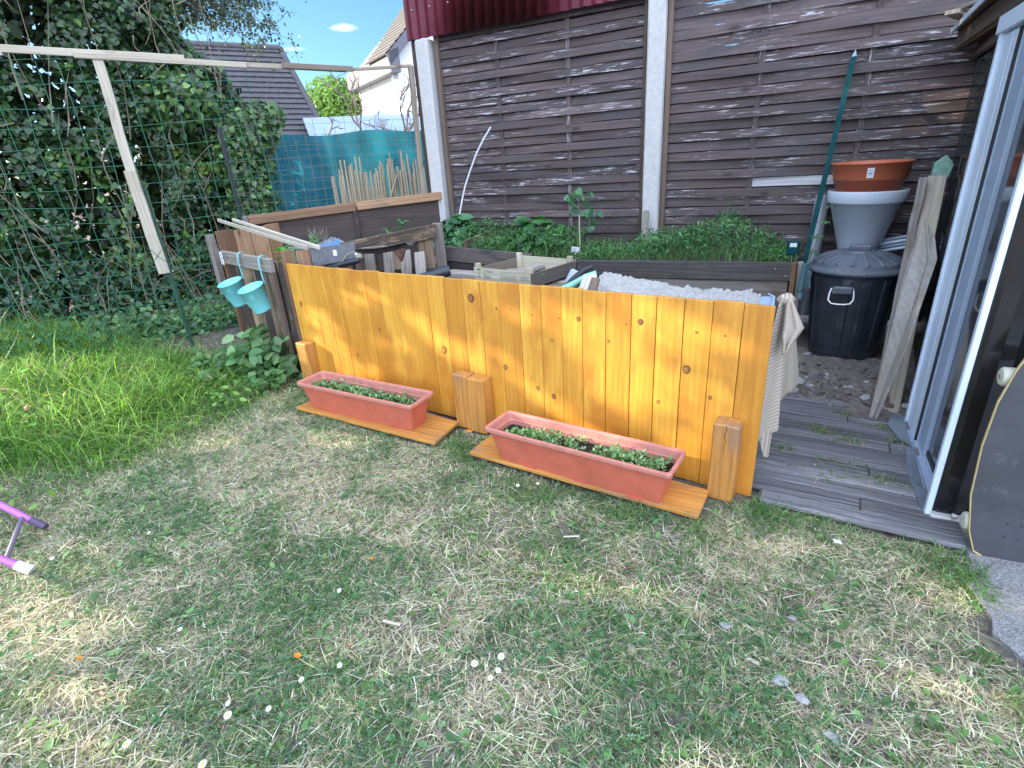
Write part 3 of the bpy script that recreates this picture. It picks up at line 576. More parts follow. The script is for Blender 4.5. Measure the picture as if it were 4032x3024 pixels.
# hanging buckets
def bucket(hook, ang, label, tilt):
    """hook = point on top of the rail, pot hangs on the -y side"""
    nx, ny = -.29, -.957; nn = Vector((nx, ny, 0)); dd = Vector((-ny, nx, 0)); hook = Vector(hook); r1, r0, h = .098, .068, .20
    t = thing('hanging_bucket', tuple(hook), label, 'bucket', 'turquoise buckets hooked on the compost rail')
    M3 = Matrix.Rotation(tilt, 3, dd); rimc = hook+nn*(.045+r1)+Vector((0, 0, -.205)); 
    prof = [(0.001, -h), (r0-.004, -h), (r0, -h+.003), (r0+.001, -h+.008), (r1-.003, -.006), (r1+.002, -.004), (r1+.003, 0), (r1, .003), (r1-.003, 0), (r0-.003, -h+.005), (0.001, -h+.004)]
    m = MB(); m.lathe(prof, rimc, 56, mat=M3); m.build('pot', M_turq, t)
    # embossed flowers
    for fa, fz, fr in ((-.25, -.11, .022), (.5, -.055, .016), (-1.0, -.06, .014)):
        base = math.atan2(ny, nx)+fa*1.2+.35
        m = MB()
        for q in range(9):
            a = q*2*math.pi/9; zz = fz+fr*math.sin(a); rr = r0+(r1-r0)*(h+zz)/h+.0008; aa = base+fr*math.cos(a)/rr
            m.blob(rimc+M3 @ Vector((rr*math.cos(aa), rr*math.sin(aa), zz)), .0035, 0, (4, 6), 0)
        m.build('embossed_flower', M_turq, t)
    pts = []; w_ = .022
    for p in [(.045-.012, -.20), (.045-.010, -.14), (.040, -.07), (.037, -.03), (.033, -.005), (.022, .013), (.0, .019), (-.022, .013), (-.030, -.004)]: pts.append(hook+nn*(p[0])+Vector((0, 0, p[1])))
    m = MB(); vs = []; fs = []; gc = []
    for i, p in enumerate(pts):
        tt = (pts[min(i+1, len(pts)-1)]-pts[max(i-1, 0)]).normalized(); nr = tt.cross(dd)
        vs += [p-dd*w_/2, p+dd*w_/2, p+dd*w_/2+nr*.0025, p-dd*w_/2+nr*.0025]
    for i in range(len(pts)-1):
        for j in range(4): fs.append((i*4+j, i*4+(j+1) % 4, i*4+4+(j+1) % 4, i*4+4+j))
    fs += [(0, 1, 2, 3), tuple(len(vs)-4+j for j in (3, 2, 1, 0))]; m.add(vs, fs, 0); m.build('hook', M_turq, t)
bucket((-4.055, 2.972, .925), 0, 'turquoise bucket hooked on the compost rail, the farther one on the left', R(15))
bucket((-3.655, 2.853, .925), 0, 'turquoise bucket hooked on the compost rail, the nearer one beside the orange screen', R(17))
# metal plate nailed on the corner
t = thing('perforated_metal_plate', (-3.07, 2.98, .95), 'grey pitted metal plate nailed on the compost planks, with a white tag', 'metal plate')
a = Vector((-3.175, 2.895, .93)); b_ = Vector((-2.955, 3.13, .945)); dd = (b_-a).normalized(); nn = Vector((dd.y, -dd.x, 0))
MB().board(a+nn*.03, b_+nn*.03, .125, .004).build('plate', M_plate, t, bevel=.001)
m = MB()
for i in range(26): m.blob(a+dd*random.uniform(.01, .31)+nn*.033+Vector((0, 0, random.uniform(-.055, .055))), random.uniform(.002, .0045), 0, (3, 6), .2)
m.build('blisters', M_plate, t); MB().board(a+dd*.17+nn*.034+Vector((0, 0, -.012)), a+dd*.17+nn*.034+Vector((0, 0, .03)), .026, .001, dd).build('tag', M_paper, t)
# bag of cuttings
t = thing('bag_of_cuttings', (-3.45, 3.5, .75), 'clear plastic bag of dry stalks and green cuttings in the compost enclosure', 'bag')
m = MB(); m.blob((-3.52, 3.45, .84), .19, 0, (8, 12), .13, (1, .8, .75)); m.build('bag', M_bag, t)
m = MB(); m.board((-3.46, 3.31, .90), (-3.30, 3.34, .95), .10, .012, seg=3, wob=.006); m.build('blue_print', M_blue, t)
m = MB()
for i in range(34):
    a = random.random()*6.28; r = random.uniform(.0, .06); q = Vector((-3.60+r*math.cos(a), 3.42+r*math.sin(a), .93)); e = q+Vector((random.gauss(0, .07), random.gauss(0, .04), random.uniform(.05, .17))); m.tube([q, (q+e)/2+Vector((0, 0, .01)), e], [.003, .0025, .0012], 0, 5)
m.tube([(-3.58, 3.4, .93), (-3.72, 3.36, .95), (-3.83, 3.32, .91)], .0018, 0, 5); m.build('dry_stalks', M_drift, t)
n = 60; P = np.array([-3.63, 3.40, .97])+RS.normal(0, .025, (n, 3)); leaves('green_cuttings', P, RS.normal(size=(n, 3)), RS.uniform(.03, .06, n), pal(n, [(.16, .34, .10), (.10, .25, .07)]), 'long', M_leaf, t, droop=-.5)
# dark pipe and leaf in the left bay
MB().tube([(-4.05, 3.35, .90), (-3.5, 3.32, .925)], .018, n=10).build('grey_pipe', M_greypipe, label='grey pipe lying inside the left bay of the compost enclosure', cat='pipe')
# pallet leaning in the bay
t = thing('leaning_pallet', (-2.9, 3.4, .3), 'grey slatted pallet leaning inside the enclosure under the shovel', 'pallet')
for i, (a, b_) in enumerate((((-2.80, 3.06, .30), (-2.98, 3.30, .90)), ((-2.68, 3.10, .30), (-2.84, 3.36, .90)), ((-2.56, 3.15, .30), (-2.715, 3.42, .90)), ((-2.45, 3.2, .30), (-2.62, 3.47, .88)))):
    MB().board(a, b_, .082, .018, (1, .35, 0), rnd=.5+.15*i).build('slat', M_grey, t, bevel=.003)
MB().board((-3.0, 3.30, .72), (-2.5, 3.50, .72), .07, .02, (0, 0, 1)).build('crosspiece', M_brownold, t, bevel=.003)
# shovel with a black grip lying over the pallet
t = thing('shovel', (-3.0, 3.1, .85), 'old shovel lying behind the orange screen, black grip and worn dark blade', 'shovel')
MB().tube([(-3.22, 2.93, .815), (-3.03, 3.03, .855), (-2.90, 3.10, .88)], .024, n=14).build('grip', M_black, t)
MB().tube([(-3.05, 3.0, .84), (-3.04, 2.96, .76), (-3.03, 2.92, .70)], .02, n=10).build('side_grip', M_black, t)
m = MB(); m.board((-2.94, 3.1, .905), (-2.885, 3.13, .915), .05, .06); m.build('socket', M_steel, t, bevel=.01)
m = MB(); vs = []; fs = []; nx_, ny_ = 12, 6
for i in range(nx_+1):
    u = i/nx_
    for j in range(ny_+1):
        v = j/ny_-.5; wd = .2*(1-.25*u) if u > .08 else .14; p = Vector((-2.91, 3.13, .925))+Vector((.40, .10, .045))*u+Vector((-.1, .95, -.12))*v*wd; p.z += .10*v*v*wd*8 - .03*math.sin(u*math.pi)*.6; vs.append(p)
vs2 = [v-Vector((0, 0, .006)) for v in vs]; M0 = (nx_+1)*(ny_+1)
for i in range(nx_):
    for j in range(ny_):
        q = i*(ny_+1)+j; fs += [(q, q+ny_+1, q+ny_+2, q+1), (M0+q, M0+q+1, M0+q+ny_+2, M0+q+ny_+1)]
ed = [i*(ny_+1) for i in range(nx_+1)]+[nx_*(ny_+1)+j for j in range(1, ny_+1)]+[i*(ny_+1)+ny_ for i in range(nx_-1, -1, -1)]+[j for j in range(ny_-1, 0, -1)]
for a, b_ in zip(ed, ed[1:]+ed[:1]): fs.append((a, b_, M0+b_, M0+a))
m.add(vs+vs2, fs, 0, None, .5, True); m.build('blade', M_shovel, t)
MB().prism([(-2.62, 3.15, .94), (-2.52, 3.17, .955), (-2.57, 3.17, .86)], (0, .02, 0)).build('rusty_step', M_rust, t)
MB().tube([(-3.0, 3.02, .88), (-2.96, 3.04, .93), (-2.86, 3.1, .965), (-2.7, 3.15, .975), (-2.55, 3.2, .965)], .0045, n=6).build('cord', M_stake, label='pale cord looped over the shovel blade', cat='cord')
# black tube end
t = thing('black_tube', (-2.3, 3.1, .76), 'black plastic tube poking out behind the orange screen left of the crate', 'tube')
m = MB(); m.tube([(-2.55, 2.86, .72), (-2.35, 3.03, .765), (-2.19, 3.16, .80)], .032, n=18, caps=False); m.tube([(-2.24, 3.12, .788), (-2.19, 3.16, .80), (-2.16, 3.185, .805)], .038, n=18); m.build('tube', M_black, t)
MB().board((-2.2, 2.78, .66), (-1.55, 2.64, .66), .14, .42).build('rubble_support', M_brownold, label='dark boards stacked behind the orange screen, under the crate', cat='boards') if False else None
t = thing('wooden_pallet', (-1.7, 3.0, 0), 'stack of grey pallet boards behind the orange screen, carrying the fruit crate', 'pallet')
for k_ in range(4):
    m = MB(); [m.board((-2.35, 2.76+.17*j, .13+.203*k_), (-1.28, 2.60+.17*j, .13+.203*k_), .13, .02, (0, 1, 0)) for j in range(5)]; m.build('deck_boards', M_brownold if k_ < 3 else M_grey, t, bevel=.002)
    if k_ < 3:
        m = MB(); [m.board((x, yq, .23+.203*k_), (x+.02, 3.5, .23+.203*k_), .16, .08) for x, yq in ((-2.3, 2.74), (-1.82, 2.68), (-1.33, 2.60))]; m.build('bearers', M_brownold, t)
# fruit crate
t = thing('fruit_crate', (-1.65, 3.15, .74), 'shallow pale wooden fruit crate with printed side, on the pile behind the orange screen', 'crate')
A = Vector((-1.876, 3.055, 0)); B = Vector((-1.414, 2.946, 0)); ex = (B-A).normalized(); ey = Vector((-ex.y, ex.x, 0)); LX, LY = (B-A).length, .47
zb = .755; up = Vector((0, 0, 1))
def cp(x, y_, z): return A+ex*x+ey*y_+up*(z+zb)
MB().board(cp(0, 0, .06), cp(LX, 0, .06), .098, .009).build('printed_side', M_crate, t, bevel=.001)
MB().board(cp(0, LY, .06), cp(LX, LY, .06), .098, .009).build('far_side', M_crate, t, bevel=.001)
MB().board(cp(0, .006, .055), cp(0, LY, .055), .085, .009, rnd=.1).build('left_side', M_brownold if False else M_stake, t, bevel=.001)
MB().board(cp(LX, .006, .055), cp(LX, LY, .055), .085, .009, rnd=0).build('right_side', M_grey, t, bevel=.001)
m = MB(); [m.board(cp(LX*(i+.5)/4, 0, .012), cp(LX*(i+.5)/4, LY, .012), LX/4-.008, .006, ex) for i in range(4)]; m.build('floor_slats', M_grey, t)
for x, y_ in ((.018, .02), (LX-.018, .02), (.018, LY-.02), (LX-.018, LY-.02)): MB().board(cp(x, y_, .0), cp(x, y_, .132), .034, .03, ex).build('corner_block', M_crate, t, bevel=.002)
fn = -.0052
def fp(x, z): return cp(x, fn, z)
def txt(body, loc, size, mat, parent, xdir, ydir, name):
    c = bpy.data.curves.new(name, 'FONT'); c.body = body; c.size = size; c.extrude = .0002; o = bpy.data.objects.new(name, c); C.objects.link(o); c.materials.append(mat)
    X = Vector(xdir).normalized(); Y = Vector(ydir).normalized(); Z = X.cross(Y); mw = Matrix((X, Y, Z)).transposed().to_4x4(); mw.translation = Vector(loc); o.matrix_world = mw
    me = bpy.data.meshes.new_from_object(o); o2 = bpy.data.objects.new(name, me); C.objects.link(o2); o2.matrix_world = mw; bpy.data.objects.remove(o)
    o2.parent = parent; o2.matrix_parent_inverse = Matrix.Translation(parent.location).inverted(); return o2
txt("La Pinède", fp(.095, .083), .020, M_ink, t, ex, up, 'lettering')
m = MB()
for i in range(4): m.board(fp(.085, .068-.008*i)-ey*.0004, fp(.085+(.02 if i == 0 else .062)-.003*(i % 2), .068-.008*i)-ey*.0004, .0032, .0006)
for x in (.18, .215): pass
m.board(fp(.235, .095)-ey*.0004, fp(.36, .095)-ey*.0004, .0012, .0006); m.board(fp(.235, .030)-ey*.0004, fp(.36, .030)-ey*.0004, .0012, .0006); m.board(fp(.235, .03)-ey*.0004, fp(.235, .095)-ey*.0004, .0012, .0006, ex); m.board(fp(.36, .03)-ey*.0004, fp(.36, .095)-ey*.0004, .0012, .0006, ex)
for i in range(7):
    for j in range(3):
        cxx = .245+.017*i+.004*(j % 2); czz = .045+.014*j
        pts = [fp(cxx+.006*math.cos(a), czz+.006*math.sin(a))-ey*.0004 for a in np.linspace(0, 6.28, 9)]; m.tube(pts, .0005, 0, 4)
for i in range(3): m.board(fp(.40, .08-.011*i)-ey*.0004, fp(.45+.01*i, .08-.011*i)-ey*.0004, .0028, .0006)
m.build('print', M_ink, t)
m = MB(); pc = fp(.045, .092)-ey*.0005
for q in range(6):
    a = .15+q*.55; m.tube([pc, pc+ex*.011*math.cos(a)+up*(.009*math.sin(a)+.004), pc+ex*.020*math.cos(a)+up*(.011*math.sin(a)-.003)], [.0022, .0018, .0008], 0, 5)
m.build('palm_emblem', M_inkgreen, t); m = MB(); m.tube([pc, pc-up*.02+ex*.003, pc-up*.037], [.0012, .0015, .0022], 0, 5); m.board(pc-up*.040-ex*.014, pc-up*.040+ex*.016, .005, .0006); m.build('palm_trunk_emblem', M_ink, t)
m = MB(); so_ = cp(LX+.0052, .12, .06); [m.tube([so_+up*.01, so_+up*(.01+.009*math.sin(a))+ey*.016*math.cos(a), so_+up*(.004+.006*math.sin(a))+ey*.024*math.cos(a)], [.002, .0016, .0007], 0, 5) for a in (.2, .8, 1.5, 2.2, 2.9)]; m.build('side_palm_emblem', M_inkgreen, t)
m = MB()
for x in (.012, .165, .415, .49): m.board(fp(x, .022)-ey*.0006, fp(x, .05)-ey*.0006, .002, .001, ex)
m.build('staples', M_ink, t)
for i, (a, b_, r, lab) in enumerate((((.10, .06, .045), (.25, .36, .066), .019, 'smooth pale branch in the fruit crate, leftmost'), ((.17, .04, .045), (.33, .33, .07), .021, 'knobbly grey driftwood stick in the middle of the fruit crate'), ((.27, .08, .03), (.38, .34, .04), .011, 'thin grey stick in the fruit crate beside its right wall'))):
    a = cp(*a); b_ = cp(*b_); pts = [a+(b_-a)*u+Vector((0, 0, .008*math.sin(u*7+i)))+ex*.006*math.sin(u*11+i*2) for u in np.linspace(0, 1, 9)]
    MB().tube(pts, [r*(1+.13*math.sin(k_*2.1+i)+(.25 if i == 1 and k_ in (3, 7) else 0)) for k_ in range(9)], n=12).build('driftwood_stick', M_drift, label=lab, cat='stick', group='sticks in the fruit crate')
# blue lid under the crate
MB().board((-1.98, 2.93, .758), (-1.55, 2.86, .750), .16, .012, (0, 1, 0), seg=4, wob=.003).build('pale_blue_tray', M_bluetub, bevel=.006, label='edge of a pale blue plastic tray under the front of the fruit crate', cat='tray')
# things right of the crate
MB().board((-1.52, 3.03, .715), (-1.20, 3.10, .735), .20, .022, (0, 1, 0)).build('old_board', M_warmold, bevel=.003, label='mossy old board lying flat right of the fruit crate', cat='board')
MB().board((-1.41, 3.30, .60), (-1.335, 3.36, .80), .06, .022, (1, .3, 0), rnd=.9).build('stake_offcut', M_grey, bevel=.004, label='dark grey stake end leaning beside the fruit crate', cat='stake')
MB().board((-1.345, 3.20, .60), (-1.255, 3.30, .815), .062, .024, (1, .3, 0), rnd=1).build('bluish_board_end', M_alu2, bevel=.012, label='grey-blue board end with a rounded tip between crate and tool handles', cat='board')
t = thing('garden_loppers', (-1.2, 3.1, .7), 'tool with a mint green and black rubber handle resting right of the crate', 'garden tool')
MB().tube([(-1.30, 3.16, .70), (-1.24, 3.20, .765), (-1.17, 3.235, .83), (-1.12, 3.25, .852)], [.018, .023, .022, .014], n=12).build('black_handle', M_darkgrey, t)
MB().tube([(-1.26, 3.05, .735), (-1.19, 3.08, .77), (-1.12, 3.12, .815), (-1.06, 3.14, .836)], [.026, .022, .017, .014], n=12).build('mint_handle', M_mint, t)
MB().tube([(-1.24, 2.98, .68), (-1.15, 3.03, .74), (-1.06, 3.09, .80)], .016, n=12).build('grey_tube', M_greypipe, t)
m = MB(); m.lathe([(.001, -.012), (.022, -.012), (.027, 0), (.022, .012), (.001, .012)], (-1.07, 3.10, .815), 16, mat=Matrix.Rotation(1.2, 3, 'X')); m.build('end_cap', M_white, t)
MB().board((-1.125, 2.90, .60), (-1.06, 3.0, .845), .055, .03, (1, -.15, 0), rnd=.9).build('short_plank', M_crate, bevel=.003, label='pale short plank standing on end left of the sand tub, the broader one', cat='plank', group='short planks by the sand tub')
MB().board((-1.058, 2.90, .60), (-1.01, 3.0, .835), .038, .03, (1, -.15, 0), rnd=.6).build('short_plank', M_warmold, bevel=.003, label='narrow yellowish plank standing right against the sand tub', cat='plank', group='short planks by the sand tub')
# tub of mortar sand with a ragged heap
t = thing('sand_tub', (-.6, 2.95, .4), 'tub heaped with rough grey mortar sand behind the right half of the orange screen', 'tub')
nx_, ny_ = 110, 44; vs = []
def edgeY(u): return 3.43-.38*u+.012*math.sin(u*37)+.010*math.sin(u*91+1)+.008*math.sin(u*163)
for j in range(ny_+1):
    for i in range(nx_+1):
        u = i/nx_; v = j/ny_; x = -1.10+1.03*u-(.06*v if u > .9 else 0); y0 = 2.60-.10*u; y_ = y0+(edgeY(u)-y0)*v
        z = .70+.072*v+.012*math.sin(x*9+y_*7)+.020*(vnoise(np.array([x]), np.array([y_]), 16, 3)[0]-.5)+.022*(vnoise(np.array([x]), np.array([y_]), 40, 4)[0]-.5)+.010*(vnoise(np.array([x]), np.array([y_]), 90, 5)[0]-.5)
        if j == ny_: z -= .05
        vs.append((x, y_, z))
m = MB(); m.add(vs, [(j*(nx_+1)+i, j*(nx_+1)+i+1, (j+1)*(nx_+1)+i+1, (j+1)*(nx_+1)+i) for j in range(ny_) for i in range(nx_)], smooth=False)
lo = [(x, y_, .55) for x, y_ in ((-1.1, 2.6), (-.07, 2.5), (-.07, 3.05), (-1.1, 3.42))]; m.prism(lo, (0, 0, .14)); m.build('mortar_sand', M_sand, t)
m = MB()
for a, b_ in (((-1.12, 2.56), (-.12, 2.46)), ((-.12, 2.46), (-.10, 3.08)), ((-.10, 3.08), (-1.12, 3.47)), ((-1.12, 3.47), (-1.12, 2.56))): m.board((*a, .37), (*b_, .37), .66, .012)
m.build('tub_wall', M_black, t)
m = MB(); m.tube([(-.16, 2.52, .745), (-.085, 2.60, .775), (-.06, 2.75, .79), (-.062, 2.88, .80), (-.09, 2.99, .79)], [.006, .008, .009, .008, .005], n=6); m.prism([(-.16, 2.53, .70), (-.06, 2.55, .735), (-.05, 2.75, .78), (-.065, 2.9, .79), (-.12, 2.98, .77), (-.14, 2.75, .72)], (0, 0, .008)); m.build('torn_blue_liner', M_bluetub, t)
# striped towel knotted over the corner
t = thing('striped_towel', (0, 2.5, .5), 'pale striped towel knotted and hanging at the right end of the orange screen', 'towel')
def cloth(name, top, cols, rows, wf, hf, mat, fold=.012, nf=5, thick=.003, ph=0):
    m = MB(); vs = []; gc = []
    for j in range(rows+1):
        v = j/rows; (x0, y0, z0_), (x1, y1, z1_) = wf(v), hf(v)
        for i in range(cols+1):
            u = i/cols; k_ = fold*(.35+.65*v)*math.sin(u*nf*math.pi*2+ph+v*1.5); vs.append((x0+(x1-x0)*u, y0+(y1-y0)*u+k_, z0_+(z1_-z0_)*u)); gc.append((v*.6, u*.2, 0))
    m.add(vs, [(j*(cols+1)+i, j*(cols+1)+i+1, (j+1)*(cols+1)+i+1, (j+1)*(cols+1)+i) for j in range(rows) for i in range(cols)], 0, gc, .5, True)
    o = m.build(name, mat, t); s_ = o.modifiers.new('thickness', 'SOLIDIFY'); s_.thickness = thick; return o
lerp = lambda a, b_, v: tuple(a[i]+(b_[i]-a[i])*v for i in range(3))
cloth('long_fold', 0, 26, 40, lambda v: lerp((-.03, 2.46, .88), (-.10, 2.40, .20), v), lambda v: lerp((.0, 2.54, .88), (.035, 2.52, .26), min(1, v*1.0)), M_towel, .008, 1.5)
cloth('rear_fold', 0, 20, 30, lambda v: lerp((-.0, 2.55, .86), (.015, 2.60, .36), v), lambda v: lerp((.02, 2.58, .86), (.10, 2.72, .42), v), M_towel, .010, 2, ph=1)
m = MB(); V3 = [(-.05, 2.44, .28), (.012, 2.50, .26), (.010, 2.50, .12), (-.01, 2.48, .13)]; m.prism(V3, (0, .004, 0)); m.build('hanging_corner', M_towel, t)
m = MB(); m.blob((-.005, 2.50, .885), .035, 0, (7, 10), .12, (1, .8, .8)); m.build('knot', M_towel, t)
cloth('knot_tail', 0, 14, 24, lambda v: lerp((.0, 2.47, .895), (-.002, 2.44, .70), v) if v < .75 else lerp((-.002, 2.44, .745), (.012, 2.44, .66), (v-.75)*4), lambda v: lerp((.01, 2.49, .90), (.075, 2.48, .77), min(1, v*1.5)) if v < .67 else lerp((.075, 2.48, .77), (.02, 2.45, .66), (v-.67)*3), M_towel, .012, 1.7, ph=2)
# ================================================================ plants in the bed
GREENS = [(.045, .14, .045), (.07, .19, .06), (.10, .25, .08), (.055, .13, .06)]
def clump(name, c, r, n, S, shape, cols, label, cat, droop=.4, up=.6, kind=None, group=None, stems=0, mat=None):
    c = np.array(c); D = unit(RS.normal(size=(n, 3))); D[:, 2] = np.abs(D[:, 2]); rr = RS.uniform(.35, 1, n)[:, None]**.6
    P = c+D*rr*np.array(r); N = D+np.array([0, -.3, up])+RS.normal(0, .35, (n, 3))
    if stems:
        t = thing(name, tuple(c), label, cat, group)
        m = MB()
        for i in range(stems):
            q = P[RS.randint(n)]; m.tube([Vector(c)+Vector((random.gauss(0, r[0]*.15), random.gauss(0, r[1]*.15), -.02)), Vector((c+q)/2)+Vector((0, 0, .02)), Vector(q)], [.004, .003, .0015], 0, 5)
        m.build('stems', M_stem, t); leaves('leaves', P, N, RS.uniform(S*.6, S*1.25, n), pal(n, cols), shape, mat or M_leaf, t, droop=droop); return t
    return leaves(name, P, N, RS.uniform(S*.6, S*1.25, n), pal(n, cols), shape, mat or M_leaf, None, droop=droop, label=label, cat=cat, kind=kind, group=group)
M_stem = plain('green_stem', (.12, .20, .07), .6, var=.2)
clump('comfrey_plant', (-3.12, 4.78, .66), (.27, .2, .36), 300, .15, 'ovate', [(.07, .19, .08), (.11, .25, .11), (.05, .14, .055)], 'leafy comfrey clump at the left end of the raised bed by the white tube', 'plant', stems=20)
clump('dock_plant', (-2.16, 4.70, .70), (.26, .16, .32), 120, .17, 'ovate', [(.05, .16, .05), (.08, .22, .07)], 'broad-leaved dark green plant standing tallest in the left half of the bed', 'plant', stems=16)
# low weeds: stuff
n = 9000; x = RS.uniform(-2.95, .0, n); y = RS.uniform(4.40, 5.0, n)
hgt = .09+.22*vnoise(x, y, 4.2, 21)*np.clip(1.25-.2*np.abs(x+.8), .3, 1)+.09*((x > -1.05) & (x < -.15))*np.clip((y-4.35)*3, .3, 1)+.05*(x < -1.75)
hgt *= np.clip((.02-x)*4, .25, 1)
hgt[(x > -1.75) & (x < -1.15)] *= .45
z = .66+hgt*RS.uniform(.1, 1, n)**.6; P = np.stack([x, y, z], 1)
leaves('low_weeds', P, RS.normal(0, .8, (n, 3))+np.array([0, -.4, .5]), RS.uniform(.012, .045, n)*(.7+.8*vnoise(x, y, 3, 71)), pal(n, [(.05, .16, .05), (.08, .22, .07), (.12, .28, .09), (.035, .09, .04)]), 'long', M_leaf, None, droop=-.1, label='low green weeds filling the raised bed', cat='weeds', kind='stuff')
n = 2600; x = RS.uniform(-2.95, .0, n); y = RS.uniform(4.40, 5.0, n); P = np.stack([x, y, 0*x+.66], 1)
blades('bed_grass', P, RS.uniform(.08, .30, n)*np.where((x > -1.75) & (x < -1.15), .9, 1), RS.uniform(.003, .007, n), RS.uniform(.3, 1.1, n), pal(n, [(.07, .2, .06), (.12, .27, .09), (.2, .26, .12)]), M_leaf, label='grass and cleavers tangled through the raised bed', cat='weeds', kind='stuff')
def whorled(c, h, name, label, lean=(0, 0), nw=5, S=.06, shape='long', cols=GREENS, pg=.0045):
    t = thing(name, tuple(c), label, 'plant'); c = Vector(c); top = c+Vector((lean[0], lean[1], h)); m = MB(); pts = [c+(top-c)*u+Vector((.01*math.sin(u*5), 0, 0)) for u in np.linspace(0, 1, 7)]; m.tube(pts, [pg*(1-.6*u) for u in np.linspace(0, 1, 7)], n=6); m.build('stem', M_stem, t)
    P = []; N = []
    for i in range(nw):
        u = .3+.7*i/(nw-1); p = c+(top-c)*u
        for q in range(7): a = q*.9; P.append(p+Vector((.008*math.cos(a), .008*math.sin(a), 0))); N.append((math.cos(a)*.5+random.gauss(0, .3), math.sin(a)*.5+random.gauss(0, .3), 1))
    n = len(P); leaves('leaves', np.array([tuple(p) for p in P]), np.array(N), RS.uniform(S*.6, S, n), pal(n, cols), shape, M_leaf, t, droop=.1)
whorled((-.50, 4.72, .70), .38, 'cleavers_stem', 'single tall cleavers stem rising above the weeds right of the middle post', nw=4, S=.055)
whorled((.075, 4.35, .66), .42, 'cleavers_stem', 'cleavers shoot climbing beside the grey pipe at the right end of the bed', lean=(.10, .02), nw=4, S=.07)
whorled((-.12, 4.5, .66), .10, 'parsley_tuft', 'small bright green tuft at the right corner of the raised bed', nw=5, S=.06, cols=[(.10, .30, .04), (.14, .36, .06)])
for dx in (-.07, .06): whorled((-.12+dx, 4.47, .66), .07, 'parsley_tuft', 'low ferny sprig %s of the bright tuft at the right corner of the bed' % ('left' if dx < 0 else 'right'), nw=4, S=.05, cols=[(.08, .24, .04), (.12, .3, .06)])
whorled((-3.17, 3.95, .80), .26, 'nettle_plant', 'nettle top showing above the compost partition', nw=7, S=.075, lean=(.03, 0)); whorled((-3.27, 3.9, .80), .20, 'nettle_plant', 'shorter nettle top beside the taller one behind the compost partition', nw=6, S=.07)
clump('young_green_plant', (-3.80, 3.22, .83), (.10, .08, .12), 34, .085, 'ovate', [(.12, .34, .05), (.16, .4, .07)], 'bright green leafy sprout inside the compost corner by the right bucket', 'plant', stems=6)
# tomato seedling tied to a cane
t = thing('young_shrub', (-1.72, 4.58, .66), 'young sparse shrub tied to a thin cane in the raised bed', 'plant')
m = MB(); m.tube([(-1.73, 4.58, .66), (-1.715, 4.6, .95), (-1.71, 4.6, 1.2)], [.006, .005, .002]); 
for a, b_ in (((-1.715, 4.6, .98), (-1.62, 4.58, 1.06)), ((-1.62, 4.58, 1.06), (-1.56, 4.57, 1.02)), ((-1.72, 4.6, .9), (-1.60, 4.6, .93)), ((-1.71, 4.6, 1.08), (-1.80, 4.6, 1.14)), ((-1.71, 4.6, 1.1), (-1.63, 4.6, 1.17))): m.tube([a, b_], [.003, .002], n=5)
m.build('stems', M_stem, t); P = []
for c in ((-1.62, 4.58, 1.06), (-1.56, 4.57, 1.02), (-1.60, 4.6, .93), (-1.80, 4.6, 1.14), (-1.63, 4.6, 1.17), (-1.71, 4.6, 1.2), (-1.76, 4.6, 1.06), (-1.59, 4.57, .98)):
    for q in range(5): P.append((c[0]+random.gauss(0, .025), c[1]+random.gauss(0, .02), c[2]+random.gauss(0, .02)))
n = len(P); leaves('leaves', np.array(P), RS.normal(0, .5, (n, 3))+np.array([0, -.8, .3]), RS.uniform(.03, .075, n), pal(n, [(.05, .16, .08), (.09, .22, .10)]), 'heart', M_leaf, t, droop=.8)
MB().tube([(-1.69, 4.56, .64), (-1.70, 4.58, 1.03)], .005, n=6).build('thin_cane', M_pale, label='thin pale cane supporting the young shrub in the bed', cat='cane')
t = thing('plant_tag', (-1.70, 4.47, .70), 'small white plant tag at the foot of the young shrub', 'tag'); MB().board((-1.735, 4.47, .75), (-1.665, 4.475, .745), .045, .002).build('card', M_paper, t); MB().board((-1.70, 4.472, .64), (-1.70, 4.472, .74), .008, .002, (1, 0, 0)).build('pin', M_paper, t)
m = MB()
for i in range(4): m.board((-1.725, 4.4683, .760-.009*i), (-1.725+.04-.008*(i % 2), 4.4683, .759-.009*i), .0025, .0006)
m.build('print', M_ink, t)
MB().board((-1.212, 4.93, .60), (-1.207, 4.93, 1.02), .045, .022, (1, 0, 0)).build('grey_stake', M_grey, bevel=.003, label='short grey stake in front of the tall concrete post', cat='stake')
MB().tube([(-3.155, 4.9, .66), (-3.16, 4.9, .80), (-3.13, 4.9, 1.0), (-3.108, 4.9, 1.076), (-3.065, 4.9, 1.2), (-3.025, 4.9, 1.297), (-2.95, 4.9, 1.44), (-2.864, 4.9, 1.587), (-2.77, 4.9, 1.71), (-2.691, 4.9, 1.797)], .0085, n=10).build('white_tube', M_white, label='thin white tube sticking up in a curve from the left end of the bed', cat='tube')
t = thing('soil_meter', (-.01, 4.4, .66), 'small teal soil meter with a pale dial stuck in the right end of the bed', 'meter')
MB().board((-.012, 4.40, .745), (-.012, 4.40, .845), .085, .03, (1, 0, 0)).build('case', M_greenpost, t, bevel=.008); MB().board((-.012, 4.382, .805), (-.012, 4.382, .832), .045, .004, (1, 0, 0)).build('dial', M_paper, t); MB().tube([(-.012, 4.4, .62), (-.012, 4.4, .75)], .003, n=6).build('probe', M_steel, t)
